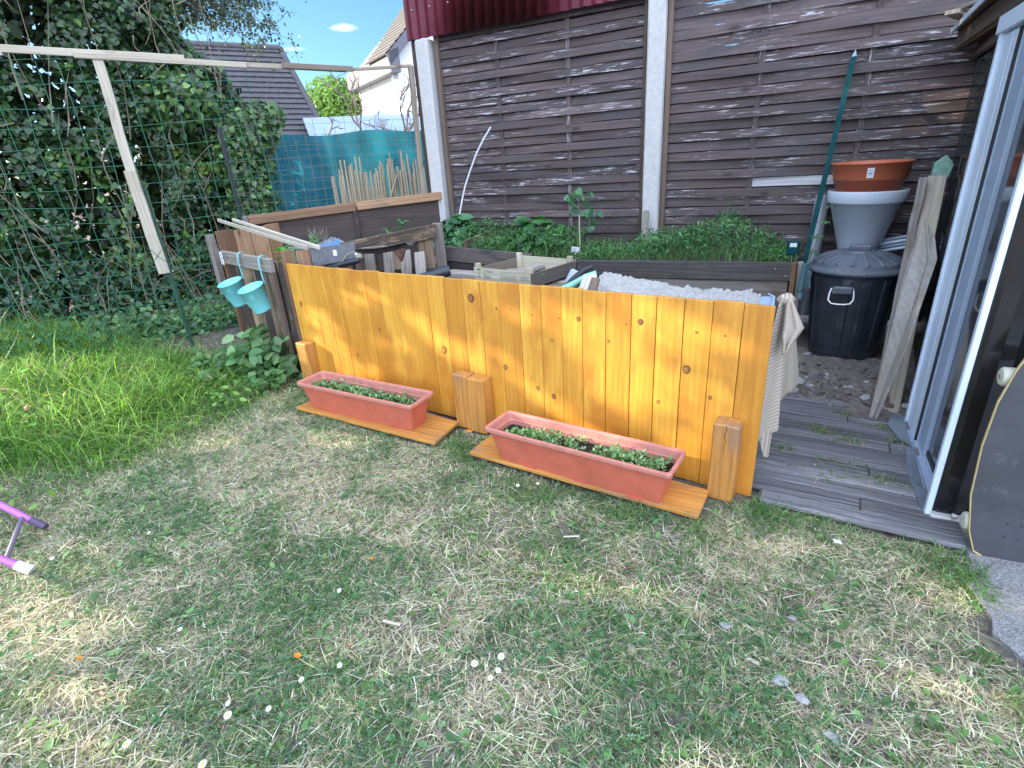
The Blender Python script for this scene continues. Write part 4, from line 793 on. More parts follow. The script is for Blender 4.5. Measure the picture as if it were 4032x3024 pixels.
# cloth glove hanging on the bed corner
t = thing('striped_glove', (.08, 4.33, .6), 'teal and grey striped cloth hanging from the right corner of the bed', 'glove')
cloth('cloth', 0, 16, 20, lambda v: lerp((.06, 4.32, .70), (.045, 4.30, .50), v), lambda v: lerp((.10, 4.30, .71), (.135, 4.30, .54), v), M_glove, .02, 1.5, ph=.5)
m = MB(); m.prism([(.05, 4.30, .52), (.095, 4.29, .50), (.085, 4.29, .44), (.06, 4.29, .47)], (0, .006, 0)); m.build('corner', M_glove, t)

# ================================================================ bin, pots, pole, pipes
t = thing('dustbin', (.40, 4.43, .03), 'black ribbed plastic dustbin with a grey lid and wire handle', 'dustbin')
def rib(a, r, z): return r*(1+.032*(1 if math.sin(a*13) > .25 else 0)) if .10 < z < .60 else r
m = MB(); m.lathe([(.001, 0), (.20, 0), (.215, .015), (.222, .05), (.224, .10), (.225, .105), (.262, .56), (.265, .60), (.272, .605), (.272, .63), (.001, .63)], (.40, 4.43, .03), 156, mod=rib, smooth=False); m.build('body', M_black, t)
m = MB()
def lrib(a, r, z): return r
prof = [(.27, .625), (.298, .622), (.303, .63), (.300, .648), (.285, .652), (.278, .66), (.272, .685)]
m.lathe(prof, (.40, 4.43, .03), 96)
vs = []; fs = []; n = 192
for i, (r, z) in enumerate([(.272, .685), (.22, .712), (.16, .732), (.105, .742)]):
    for j in range(n):
        a = 2*math.pi*j/n; q = .009 if abs(math.sin(a*9)) < .10 else 0; vs.append((.40+r*math.cos(a), 4.43+r*math.sin(a), .03+z+q))
for i in range(3):
    for j in range(n): fs.append((i*n+j, i*n+(j+1) % n, (i+1)*n+(j+1) % n, (i+1)*n+j))
m.add(vs, fs, 0, None, .5, True); m.lathe([(.105, .742), (.103, .750), (.06, .756), (.001, .757)], (.40, 4.43, .03), 64)
lid = m.build('lid', M_lid, t); MB().board((.335, 4.41, .80), (.465, 4.41, .80), .042, .05, (0, 0, 1)).build('knob', M_lid, lid, bevel=.01)
MB().add([(.428, 4.43-.305+.0, .03+.621), (.432, 4.43-.306, .03+.621), (.444, 4.43-.305, .03+.65), (.440, 4.43-.304, .03+.65)], [(0, 1, 2, 3)]).build('crack', M_darkgrey, lid)
hy = 4.43-.285
m = MB(); m.tube([(.255, hy, .575), (.245, hy-.012, .54), (.243, hy-.025, .50), (.262, hy-.032, .478), (.30, hy-.036, .474), (.34, hy-.036, .474), (.372, hy-.033, .480), (.388, hy-.026, .505), (.386, hy-.012, .545), (.378, hy, .575)], .0052, n=8); m.build('wire_handle', M_white, t)
MB().board((.258, hy-.004, .562), (.378, hy-.004, .562), .05, .035).build('handle_bracket', M_lid, t, bevel=.008)
# pots stacked on the rear of the lid, leaning on the fence
def pot(name, c, prof, mat, label, extra=None):
    t = thing(name, c, label, 'flower pot'); m = MB(); m.lathe(prof, c, 72); m.build('pot', mat, t); return t
pot('flower_pot', (.41, 4.74, .735), [(.001, 0), (.122, 0), (.129, .01), (.222, .335), (.240, .338), (.243, .345), (.250, .412), (.246, .420), (.236, .420), (.12, .05), (.001, .03)], M_potgrey, 'large pale grey-blue flower pot standing on the dustbin behind its knob')
t = pot('flower_pot', (.405, 4.74, 1.125), [(.001, 0), (.19, 0), (.197, .006), (.209, .095), (.222, .100), (.226, .108), (.238, .200), (.250, .204), (.252, .210), (.248, .214), (.232, .212), (.2, .03), (.001, .02)], M_potor, 'orange flower pot with a white sticker, stacked on top of the grey pot')
m = MB(); cc = Vector((.405, 4.74, 1.125)); a0 = math.atan2(-1, -.06)
def stp(a, z, k=.0015): r = .226+(z-.108)*.13+k; return cc+Vector((r*math.cos(a), r*math.sin(a), z))
def patch(m, a1, a2, z1, z2, k, n=6): m.add([stp(a1+(a2-a1)*i/n, z, k) for z in (z1, z2) for i in range(n+1)], [(i, i+1, n+2+i, n+1+i) for i in range(n)], smooth=True)
patch(m, a0-.10, a0+.07, .118, .182, .0012); m.build('sticker', M_paper, t); m = MB(); patch(m, a0-.07, a0+.04, .142, .152, .002); [patch(m, a0-.07, a0+.03, z, z+.003, .002) for z in (.160, .166, .130)]; m.build('sticker_print', M_blue, t)
t = thing('leaning_green_pole', (.08, 4.5, .05), 'long thin green steel pole leaning on the fence left of the pots', 'pole')
a = Vector((.055, 4.45, .45)); b_ = Vector((.203, 5.05, 2.03)); MB().board(a-(b_-a)*.25, b_, .034, .006, (1, -.1, 0)).build('flat_bar', M_greenpost, t, bevel=.001)
MB().board(a-(b_-a)*.25+Vector((.012, -.008, 0)), b_+Vector((.012, -.008, 0)), .012, .012, (1, -.1, 0)).build('rib', M_greenpost, t)
MB().prism([b_+Vector((-.014, 0, 0)), b_+Vector((.018, 0, 0)), b_+Vector((.006, 0, .045))], (0, .006, 0)).build('pointed_tip', M_alu2, t)
MB().tube([(.118, 4.80, .2), (.145, 5.01, 1.10)], .052, n=28).build('grey_drainpipe', M_greypipe, label='fat grey drainpipe standing behind the green pole', cat='pipe')
for i in range(4):
    z = .67+.026*i; MB().tube([(.45, 4.86, z), (.60, 4.80, z+.055), (.78, 4.74, z+.10)], .011, n=10).build('pale_tube', M_alu if i % 2 == 0 else M_alu2, label='one of the pale blue-grey tubes lying in a bundle behind the dustbin lid', cat='tube', group='pale tubes behind the dustbin')
# planks leaning in the corner
def lean(name, a, b_, wd, th_, side, mat, label, seg=1, wob=0, rnd=None): MB().board(a, b_, wd, th_, side, seg=seg, wob=wob, rnd=rnd).build(name, mat, bevel=.003, label=label, cat='plank', group='planks leaning in the corner by the hut')
lean('leaning_plank', (.605, 3.47, 0), (.745, 4.45, 1.24), .098, .028, (1, -.15, 0), M_stake, 'broad pale plank leaning in the corner, the tallest brown-grey one', rnd=.6)
lean('leaning_plank', (.56, 3.60, 0), (.665, 4.40, 1.23), .045, .05, (1, -.15, 0), M_grey, 'narrow rough plank leaning against the left of the broad pale one', seg=10, wob=.004)
MB().prism([(.74, 4.62, 1.22), (.83, 4.60, 1.22), (.845, 4.60, 1.30), (.80, 4.61, 1.36), (.745, 4.62, 1.31)], (0, .05, 0)).build('green_stained_block', plain('green_stained_wood', (.20, .36, .28), .7, var=.3, scale=25, dirt=((.4, .35, .25), .55)), bevel=.004, label='green-stained pointed wood block on top of the leaning planks', cat='wood block')
def sheet(name, pts, d, mat, label): MB().prism(pts, d, gax='z').build(name, mat, bevel=.001, label=label, cat='sheet', group='thin sheets leaning by the hut')
M_plyp = wood('pale_plywood', [(.22, .19, .165), (.34, .31, .28), (.44, .42, .40)], .65, bump=.15, stain=((.30, .26, .2), .5))
sheet('thin_plywood_sheet', [(.497, 3.35, 0), (.515, 3.345, 0), (.565, 3.40, .30), (.612, 3.52, .62), (.655, 3.66, .86), (.617, 3.78, 1.06), (.565, 3.66, .84), (.535, 3.50, .52), (.505, 3.40, .2)], (.004, .004, 0), M_plyp, 'thin pale plywood sheet with a pointed top leaning by the hut')
sheet('thin_plywood_sheet', [(.518, 3.33, 0), (.528, 3.33, 0), (.60, 3.38, .45), (.672, 3.56, .88), (.655, 3.64, .98), (.628, 3.74, 1.05), (.66, 3.60, .84), (.61, 3.50, .6), (.56, 3.40, .3)], (.006, 0, 0), M_plyp, 'second curled strip of pale sheet right behind the pointed plywood')

# ================================================================ hut at the right
t = thing('garden_hut', (.9, 3.4, 0), 'black garden hut with white framed sliding door at the right edge', 'hut')
def corr(m, a, b_, z0, z1, pitch, amp, nrm, thick=.004, mi=0):
    a = Vector(a); b_ = Vector(b_); L = (b_-a).length; n = int(L/pitch*8); d = (b_-a)/L; nrm = Vector(nrm).normalized(); vs = []; fs = []
    for i in range(n+1):
        s_ = L*i/n; p = a+d*s_+nrm*amp*max(-.6, min(.6, math.sin(s_/pitch*2*math.pi)))*1.6
        vs += [p+Vector((0, 0, z0)), p+Vector((0, 0, z1 if not isinstance(z1, tuple) else z1[0]+(z1[1]-z1[0])*i/n)), ]
    for i in range(n): fs.append((i*2, i*2+2, i*2+3, i*2+1))
    m.add(vs, fs, mi, None, .5, False); return m
m = MB(); corr(m, (.645, 2.435, 0), (2.6, 2.435, 0), .02, 2.5, .19, .012, (0, -1, 0)); m.build('front_wall', M_blackhut, t)
m = MB(); corr(m, (.735, 3.42, 0), (.925, WY-.03, 0), .02, (1.885, 1.985), .076, .008, (-1, .1, 0)); m.build('side_wall', M_smoke, t)
m = MB(); m.box((.705, 2.47, .05), (.713, 2.95, 1.95)); m.build('smoked_pane', M_smoke, t)
m = MB(); m.board((.690, 3.22, .02), (.690, 3.22, 1.86), .22, .03, (0, 1, 0)); m.build('door_frame', M_alu, t, bevel=.004)
m = MB(); m.board((.688, 3.352, .01), (.688, 3.352, 1.87), .03, .045, (0, 1, 0)); m.board((.678, 3.30, .02), (.678, 3.30, 1.86), .008, .008, (0, 1, 0)); m.board((.677, 3.18, .02), (.677, 3.18, 1.86), .004, .006, (0, 1, 0)); m.build('frame_ridges', M_alu, t, bevel=.002)
m = MB(); m.board((.697, 3.00, .02), (.697, 3.00, 1.86), .13, .02, (0, 1, 0)); m.board((.690, 3.085, .02), (.690, 3.085, 1.86), .012, .012, (0, 1, 0)); m.build('inner_stile', M_alu2, t, bevel=.003)
MB().board((.692, 3.105, .02), (.692, 3.105, 1.86), .008, .034, (0, 1, 0)).build('door_seal', M_darkgrey, t)
MB().board((.634, 2.428, .02), (.634, 2.428, 2.2), .022, .03, (1, 0, 0)).build('corner_trim', M_alu, t, bevel=.003)
MB().board((.69, 2.42, 1.905), (.69, 3.40, 1.905), .07, .06, (0, 0, 1)).build('door_head', M_alu, t, bevel=.003)
m = MB(); m.board((.672, 2.42, .022), (.690, 3.38, .022), .03, .018, (1, 0, 0)); m.board((.648, 2.42, .018), (.668, 3.38, .018), .012, .022, (1, 0, 0)); m.board((.70, 2.44, .03), (.71, 3.38, .03), .02, .02, (1, 0, 0)); m.board((.625, 2.42, .012), (.648, 3.30, .012), .03, .012, (1, 0, 0)); m.build('threshold_track', M_alu2, t, bevel=.002)
MB().board((.712, 2.5, .05), (.718, 3.36, .05), .03, .03, (1, 0, 0)).build('dark_groove', M_darkgrey, t)
m = MB(); m.prism([(.60, 3.10, .034), (.655, 3.0, .034), (.66, 3.42, .034), (.61, 3.40, .034), (.575, 3.25, .034)], (0, 0, .003)); m.prism([(.612, 2.45, .032), (.64, 2.42, .032), (.66, 3.0, .032), (.63, 3.0, .032), (.60, 2.75, .032)], (0, 0, .003)); m.build('film_under_track', M_film, t)
MB().board((.64, 2.415, .02), (2.5, 2.415, .02), .035, .04).build('base_rail', M_concrete, t, bevel=.006)
for p in ((.715, 2.40, .045), (.76, 2.40, .04)): MB().blob(p, .012, 0, (6, 8), .1).build('base_bolt', M_steel, t)
m = MB(); m.prism([(.745, 5.04, 2.09), (.60, 2.0, 2.09), (3.2, 2.0, 2.35), (3.2, 5.04, 2.35)], (0, 0, .04)); roof = m.build('roof', M_blackhut, t)
MB().board((.742, 5.04, 2.105), (.60, 2.0, 2.105), .035, .012).build('gutter_edge', M_alu, roof, bevel=.003)
m = MB(); m.board((.79, 5.05, 2.045), (.72, 2.3, 2.045), .09, .02); m.board((.86, 5.05, 2.02), (.80, 2.4, 2.0), .14, .02, (1, 0, .3)); m.board((.90, 5.05, 1.98), (.74, 3.4, 1.93), .12, .02, (.4, 0, 1)); m.build('dark_soffit', M_frame, roof)
m = MB(); m.prism([(.93, WY-.05, 0), (.75, 3.43, 0), (3.2, 3.43, 0), (3.2, WY-.05, 0)], (0, 0, 1.86)); m.build('interior', M_blackhut, t)
for a, b_, lab in (((.66, 4.62, 2.155), (.80, 4.95, 2.15), 'splintered board end lying on the edge of the hut roof'), ((.80, 4.45, 2.17), (.70, 4.95, 2.20), 'broken pale board crossing the other on the hut roof edge'), ((.78, 4.3, 2.18), (.92, 4.8, 2.24), 'grey broken board behind the other two on the hut roof')):
    MB().board(a, b_, .075, .022, (1, .2, 0), seg=4, wob=.005, taper=.6).build('broken_board', M_stake, bevel=.002, label=lab, cat='board', group='broken boards on the hut roof')
# longboard leaning on the hut front
t = thing('longboard', (.85, 2.28, 0), 'longboard with grip tape and cream wheels leaning upright on the black hut', 'skateboard')
prof = [(0, .055), (.02, .095), (.10, .122), (.25, .145), (.45, .150), (.62, .138), (.74, .112), (.83, .080), (.90, .045), (.93, .0)]
th_l = 0; base = Vector((.845, 2.225, -.005)); ux = Vector((1, .05, 0)).normalized(); uz = Vector((-.01, .085, 1)).normalized(); un = ux.cross(uz)*-1
def bp(x, z, off=0): k = .02*((z-.46)/.46)**2; return base+ux*x+uz*z+Vector((ux.cross(uz)))*(off+k*0)
pts = [(-w_, z) for z, w_ in prof]+[(w_, z) for z, w_ in reversed(prof[:-1])]
def deck(o0, o1, sc_, mat, name):
    P0 = [bp(x*sc_, .465+(z-.465)*sc_, o0) for x, z in pts]; P1 = [bp(x*sc_, .465+(z-.465)*sc_, o1) for x, z in pts]; n = len(pts)
    MB().add(P0+P1, [tuple(range(n-1, -1, -1)), tuple(range(n, 2*n))]+[(i, (i+1) % n, n+(i+1) % n, n+i) for i in range(n)]).build(name, mat, t)
sg = 1 if ux.cross(uz).y < 0 else -1
deck(0, -.012*sg, 1, M_maple, 'deck'); deck(.0012*sg, 0.0002*sg, .985, M_grip, 'grip_tape')
for zz in (.115, .70):
    for s_ in (-1, 1):
        c = bp(s_*.105, zz, -.062*sg); m = MB(); ax = ux; m.tube([c-ax*.024, c-ax*.019, c+ax*.019, c+ax*.024], [.028, .034, .034, .028], n=28); wh = m.build('wheel', M_wheel, t); MB().tube([c+ax*s_*.0245, c+ax*s_*.027], .009, n=12).build('bearing', M_steel, wh)
    m = MB(); m.tube([bp(-.1, zz, -.062*sg), bp(.1, zz, -.062*sg)], .006, n=8); m.board(bp(-.05, zz, -.055*sg), bp(.05, zz, -.055*sg), .03, .025, uz); m.board(bp(0, zz-.04, -.025*sg), bp(0, zz+.04, -.025*sg), .05, .03, ux); m.build('truck', M_steel, t)
for zz in (.16, .105, .69, .745):
    for x in (-.02, .02): MB().tube([bp(x, zz, .0016*sg), bp(x, zz, .003*sg)], .0045, n=8).build('bolt', M_darkgrey, t)

# ================================================================ purple toy frame, left
t = thing('purple_frame', (-3.1, .7, .1), 'purple tubular frame with a white foot cap on the grass at the left edge', 'toy frame')
m = MB(); m.tube([(-3.98, .57, .52), (-3.26, .77, .12), (-3.11, .812, .035)], .016, n=12); m.build('upper_tube', M_purple, t)
m = MB(); m.tube([(-3.2, .38, .39), (-2.84, .59, .08), (-2.785, .618, .036)], .016, n=12); m.build('lower_tube', M_purple, t)
MB().tube([(-3.16, .80, .06), (-2.82, .60, .062)], .010, n=8).build('cross_rod', M_purpgrey, t)
MB().tube([(-2.79, .618, .038), (-2.74, .642, .004)], [.020, .022], n=14).build('foot_cap', M_white, t)
MB().tube([(-3.12, .81, .04), (-3.05, .83, .008)], [.018, .016], n=12).build('tube_end', plain('dark_purple', (.10, .06, .13), .5), t)
# ================================================================ mesh fence on the left boundary
F0 = Vector((-5.22, 3.04, 0)); FD = Vector((1.60, 1.96, 0)).normalized(); FN = Vector((FD.y, -FD.x, 0))
def FP(s_, z, off=0): return F0+FD*s_+FN*off+Vector((0, 0, z))
t = thing('wire_mesh_fence', tuple(F0), 'tall green wire mesh fence under a crooked wooden top rail, left of the enclosure', 'mesh fence')
m = MB()
def wob_(s_, z): return .012*math.sin(s_*3.1+z*2)+.01*math.sin(z*5+s_)
for z in np.arange(.12, 2.45, .155):
    m.tube([FP(s_, z+.012*math.sin(s_*4+z*9)+.02*math.sin(s_*1.3+z*3), wob_(s_, z)) for s_ in np.arange(-1.9, 1.05, .09)], .0029, 0, 4, False)
for s_ in np.arange(-1.85, 1.05, .152):
    m.tube([FP(s_+.012*math.sin(z*5+s_*7), z, wob_(s_, z)) for z in np.arange(.05, 2.48, .1)], .0029, 0, 4, False)
m.build('coarse_mesh', M_wire, t)
m = MB()                                                             # slack second layer, diamond shaped near the ground
for q in np.arange(-3.0, 1.0, .16):
    for sg_ in (1, -1):
        pts = []
        for z in np.arange(.02, 1.02, .08):
            s_ = q+sg_*z*.8+(0 if sg_ > 0 else .8)
            if -1.9 < s_ < .45: pts.append(FP(s_+.02*math.sin(z*14+q*9), z+.015*math.sin(s_*17), .03+.02*math.sin(s_*8+z*9)))
        if len(pts) > 1: m.tube(pts, .0023, 0, 4, False)
m.build('slack_mesh', M_wire, t)
m = MB()
for z in np.arange(1.16, 1.95, .098): m.tube([FP(s_, z+.01*math.sin(s_*6+z*7), .01*math.sin(s_*5+z*4)) for s_ in np.arange(.7, 2.6, .08)], .0018, 0, 4, False)
for s_ in np.arange(.75, 2.6, .098): m.tube([FP(s_+.006*math.sin(z*9), z, .01*math.sin(s_*5+z*4)) for z in np.arange(1.1, 1.97 if int(s_*10) % 3 else 2.38, .08)], .0018, 0, 4, False)
m.build('fine_mesh', M_wireold, t)
m = MB(); m.board(FP(-2.0, 2.44), FP(-.66, 2.51), .05, .022, rnd=.9); m.board(FP(-.70, 2.535), FP(.58, 2.47), .055, .024, seg=3, wob=.003, rnd=.85); m.board(FP(-.2, 2.49, .02), FP(1.06, 2.42, .02), .045, .02, rnd=.8); m.board(FP(.98, 2.43), FP(1.92, 2.385), .04, .02, rnd=.6); m.board(FP(1.35, 2.42, .02), FP(1.98, 2.39, .02), .045, .02, rnd=.1); m.board(FP(1.9, 2.385), FP(2.56, 2.42), .028, .018, rnd=.5); m.build('top_rail', M_stake, t, bevel=.003)
m = MB(); m.board(FP(-.04, .72, .03), FP(-.06, 1.62, .035), .095, .03, FD, seg=5, wob=.005, rnd=.85); m.board(FP(-.06, 1.55, .0), FP(-.05, 2.50, .0), .075, .03, FD, seg=5, wob=.004, rnd=.9); m.build('wooden_stake', M_stake, t, bevel=.004)
MB().board(FP(2.52, 1.1), FP(2.55, 2.42), .05, .04, FD, seg=6, wob=.003, rnd=.4).build('end_post', M_stake, t, bevel=.004)
def tpost(s_, z0_, z1_, mat, lab, lean=0):
    m = MB(); a = FP(s_, z0_, -.01); b_ = FP(s_+lean, z1_, -.01); m.board(a, b_, .036, .006, FD); m.board(a+FN*.016, b_+FN*.016, .03, .005, FN); o = m.build('steel_post', mat, t, bevel=.001); o['label'] = lab
tpost(0, -.05, 1.5, M_greenpost if False else plain('dark_green_steel', (.035, .10, .06), .45, var=.3, scale=20), 'dull green steel T-post below the wooden stake'); tpost(.715, 0, 1.93, M_blackpost, 'dark blue-black steel T-post beside the compost enclosure')

# bamboo screen and teal privacy fabric behind it
m = MB()
a = Vector((-5.05, 5.14, 0)); b_ = Vector((-4.05, 6.0, 0)); dd = (b_-a)
prev = 0
for i in range(84):
    u = i/83*1.05+random.uniform(-.006, .006); p = a+dd*u; h = 1.32+.26*abs(math.sin(u*7+.4))+random.uniform(-.14, .16) if u > .06 else 1.45
    m.tube([(p.x+random.uniform(-.02, .02), p.y, .6), (p.x+random.gauss(0, .02), p.y+random.uniform(-.03, .03), h)], [random.uniform(.014, .024), .010], n=6)
m.tube([(-4.55, 5.50, 1.05), (-4.42, 5.6, 1.42)], .012, n=6)
m.build('bamboo_screen', M_cane, label='ragged row of split bamboo canes in front of the teal screen', cat='cane screen')
t = thing('teal_privacy_screen', (-5.7, 6.2, 0), 'teal privacy fabric stretched on a neighbouring wire fence behind the bamboo canes', 'privacy screen')
m = MB(); A_ = Vector((-6.62, 5.36, 0)); B_ = Vector((-3.6, 8.15, 0)); nrm = Vector((B_-A_).normalized()).cross(Vector((0, 0, 1))); nx_, ny_ = 150, 30; vs = []
for j in range(ny_+1):
    for i in range(nx_+1):
        u = i/nx_; z = .5+(1.985-.5+.02*math.sin(u*20))*j/ny_; p = A_+(B_-A_)*u+nrm*(.035*math.sin(u*23+.5*math.sin(z*2))+.012*math.sin(u*71+z*3)+.008*math.sin(z*11+u*30)); vs.append((p.x, p.y, z))
m.add(vs, [(j*(nx_+1)+i, j*(nx_+1)+i+1, (j+1)*(nx_+1)+i+1, (j+1)*(nx_+1)+i) for j in range(ny_) for i in range(nx_)], smooth=True); m.build('fabric', M_teal, t)
m = MB()
for u in (.02, .62, .93): p = A_+(B_-A_)*u; m.board((p.x, p.y, .3), (p.x, p.y, 2.02), .03, .03, (1, 0, 0))
m.build('posts', M_blackpost, t)
m = MB()
for z in np.arange(.9, 2.0, .1): m.tube([A_+(B_-A_)*u-nrm*.0+nrm*.06+Vector((0, 0, z)) for u in np.linspace(0, 1, 12)], .0022, 0, 4, False)
for u in np.arange(0, 1, .026): p = A_+(B_-A_)*u+nrm*.06; m.tube([p+Vector((0, 0, .6)), p+Vector((0, 0, 1.99))], .0022, 0, 4, False)
m.build('wire', M_wireold, t)

# ================================================================ houses behind
t = thing('tiled_roof_house', (-12, 10, 0), 'house with a large dark grey tiled roof behind the hedge', 'house')
R0 = Vector((-13.6, 8.6, 4.42)); R1 = Vector((-11.66, 10.96, 4.32)); E1 = Vector((-9.95, 10.24, 2.28)); E0 = Vector((-12.0, 7.7, 2.38)); rows = 17
m = MB(); n0 = (R1-R0).cross(E0-R0).normalized(); n0 = n0 if n0.z > 0 else -n0
for i in range(rows):
    a = i/rows; b_ = (i+1)/rows; e = .035
    p = [R0.lerp(E0, a), R1.lerp(E1, a), R1.lerp(E1, b_)+n0*e, R0.lerp(E0, b_)+n0*e, R0.lerp(E0, b_), R1.lerp(E1, b_)]
    m.add(p, [(0, 1, 2, 3), (3, 2, 5, 4)], 0, None, .5)
m.prism([R0, R1, E1, E0], (-n0)*.12); m.build('roof', M_tile, t)
m = MB(); m.tube([R1, E1], .07, n=8); m.tube([R0, R1], .08, n=8); m.build('ridge_tiles', M_tile, t)
hp = E1-Vector((.3, 0, 0)); m = MB(); m.prism([(E0.x-.2, E0.y+.3, 0), (E1.x-.3, E1.y+.1, 0), (E1.x-2.5, E1.y+2.5, 0), (E0.x-2.5, E0.y+2.5, 0)], (0, 0, 2.25)); m.build('wall', M_whitewall, t)
t = thing('white_house', (-13.2, 17.6, 0), 'white rendered house with a pale tiled gable roof rising behind the teal screen', 'house')
Cn = Vector((-13.2, 17.55, 0)); dl = Vector((-.86, .51, 0)); dr = Vector((.51, .86, 0)); L1 = 4.5; zE = 5.25
m = MB(); m.prism([Cn, Cn+dl*L1, Cn+dl*L1+dr*7, Cn+dr*7], (0, 0, zE)); 
m.prism([Cn+Vector((0, 0, zE)), Cn+dr*3.5+Vector((0, 0, zE+3.2)), Cn+dr*7+Vector((0, 0, zE))], dl*L1); m.build('wall', M_whitewall, t)
m = MB(); o_ = -dl*.35-dr*.38; z_ = Vector((0, 0, zE-.28)); rise = Vector((dr.x, dr.y, .92)); rn = Vector((-dr.x*.92, -dr.y*.92, 1)).normalized()
for i in range(22):
    Lf = (L1-.1)*(.5+.5*min(1, i/17)); a = Cn+o_+z_+rise*(i*.19); b_ = Cn+o_+z_+rise*((i+1)*.19); m.add([a+rn*.20, a+dl*Lf+rn*.20, b_+dl*Lf+rn*.16, b_+rn*.16, a+rn*.14, a+dl*Lf+rn*.14], [(0, 1, 2, 3), (0, 4, 5, 1)])
m.build('roof', M_tile2, t)
m = MB(); a = Cn+o_+z_; m.prism([a+rn*.14, a-Vector((0, 0, .22)), a+rise*4.2-Vector((0, 0, .22)), a+rise*4.2+rn*.14], dl*.05); m.prism([a+Vector((0, 0, .19)), a-Vector((0, 0, .42)), a-Vector((0, 0, .42))+dr*.36, a+rise*.36], dl*(L1+.5)); m.build('fascia', M_fascia, t)
MB().tube([Cn-dl*-.2-Vector((.08, .08, 0))+Vector((0, 0, .5)), Cn+dl*.2-Vector((.08, .08, 0))+Vector((0, 0, zE-.2))], .05, n=8).build('downpipe', M_alu, t)
m = MB(); m.lathe([(.001, .06), (.1, .045), (.16, .01), (.165, .005)], (-8.35, 10.3, 2.50), 24, mat=Matrix.Rotation(1.35, 3, Vector((.9, .45, 0)))); t = thing('satellite_dish', (-8.35, 10.3, 2.3), 'grey satellite dish in front of the white house, just above the teal screen', 'dish'); m.build('dish', M_alu2, t); MB().tube([(-8.35, 10.3, 1.5), (-8.35, 10.32, 2.48)], .03, n=8).build('mast', M_fascia, t)
t = thing('lean_to_roof', (-9, 11, 0), 'low pale blue-grey lean-to roof between the dark roof and the white house', 'roof')
m = MB(); m.prism([(-10.3, 9.95, 2.62), (-7.9, 12.3, 2.62), (-6.9, 11.5, 2.1), (-9.3, 9.1, 2.1)], (0, 0, .05)); m.build('sheet', M_alu2, t); m = MB(); m.prism([(-9.9, 10.1, 0), (-7.9, 12.0, 0), (-7.1, 11.3, 0), (-9.2, 9.4, 0)], (0, 0, 2.12)); m.build('wall', M_whitewall, t)

# ================================================================ trees and hedge
SUNV = np.array(SUN_DIR); prn = np.array([PN.x, PN.y, 0]); prp = np.array([PR.x, PR.y, 0]); prs = np.array([PS.x, PS.y, 0])
# sunny openings: panel (s, z, half length, half height, tilt), ground (x, y, rx, ry), wall (x, z, rx, rz)
LIT_P = [(-1.80, .52, .30, .085, -38), (-1.62, .42, .12, .06, -38), (-3.08, .42, .13, .22, -10), (-2.80, .30, .10, .22, 20), (-1.15, .84, .22, .09, -10), (-.92, .70, .16, .06, -60), (-1.28, .47, .22, .055, -30), (-1.1, .33, .16, .05, -30), (-.75, .78, .18, .06, -55), (-.50, .80, .16, .09, -30), (-.22, .86, .22, .10, -12), (-.56, .52, .14, .14, -50),
         (-.34, .40, .16, .10, -45), (-.80, .44, .13, .06, -60), (-.14, .50, .09, .18, -50), (-.20, .20, .16, .10, -20), (-2.30, .62, .06, .20, 0), (-2.02, .14, .12, .07, -60), (-2.45, .12, .1, .05, -50), (-1.25, .1, .10, .07, -40), (-.75, .08, .16, .06, -40), (-.42, .05, .14, .06, -30), (-2.95, .66, .06, .14, 15), (-2.6, .78, .10, .06, -20), (-3.17, .30, .08, .05, 0)]
LIT_G = [(-4.9, 1.75, 1.25, .62), (-6.3, 2.0, .9, .5), (-4.15, 2.2, .55, .32), (-3.55, 1.75, .4, .2), (-2.25, 2.05, .22, .07), (-2.55, 1.98, .2, .05), (-2.05, 1.75, .15, .05), (-2.52, .52, .42, .2), (-1.95, .33, .3, .12), (-.72, 1.52, .24, .11), (.58, 1.98, .14, .09), (.62, 1.45, .14, .10), (-.5, 2.1, .2, .05), (-1.35, 1.9, .12, .05), (.1, .95, .2, .08), (-1.2, .75, .15, .06), (-.1, 2.02, .2, .05)]
LIT_W = [(.80, 1.66, .12, .10), (.70, 1.60, .08, .05)]
LIT_B = [(.50, .46, .13, .20), (.30, .50, .07, .03), (.60, .40, .05, .35)]      # y = 4.1 plane: bin flank and sheet
def lit(P):
    """True where a leaf would stand in one of the sunny openings"""
    L = np.zeros(len(P), bool); d = -SUNV
    tt = ((prp-P)@prn)/(d@prn); Q = P+d*tt[:, None]; s_ = (Q-prp)@prs; z = Q[:, 2]; onp = (s_ > -3.28) & (s_ < .02) & (z > 0) & (z < .9) & (tt > 0)
    for a, b_, ra, rb, an in LIT_P:
        c, s2 = math.cos(R(an)), math.sin(R(an)); u = (s_-a)*c+(z-b_)*s2; v = -(s_-a)*s2+(z-b_)*c; L |= onp & ((u/(ra+.075))**2+(v/(rb+.075))**2 < 1)
    tg_ = (.06-P[:, 2])/d[2]; Q = P+d*tg_[:, None]
    for a, b_, ra, rb in LIT_G: L |= (((Q[:, 0]-a)/(ra+.2))**2+((Q[:, 1]-b_)/(rb+.09))**2 < 1)
    tw = (WY-P[:, 1])/d[1]; Q = P+d*tw[:, None]
    for a, b_, ra, rb in LIT_W: L |= (((Q[:, 0]-a)/(ra+.15))**2+((Q[:, 2]-b_)/(rb+.075))**2 < 1)
    tw = (4.15-P[:, 1])/d[1]; Q = P+d*tw[:, None]
    for a, b_, ra, rb in LIT_B: L |= (((Q[:, 0]-a)/(ra+.15))**2+((Q[:, 2]-b_)/(rb+.075))**2 < 1)
    return L
IVY = [(.018, .048, .018), (.032, .08, .025), (.05, .11, .032), (.09, .18, .04), (.015, .035, .016)]
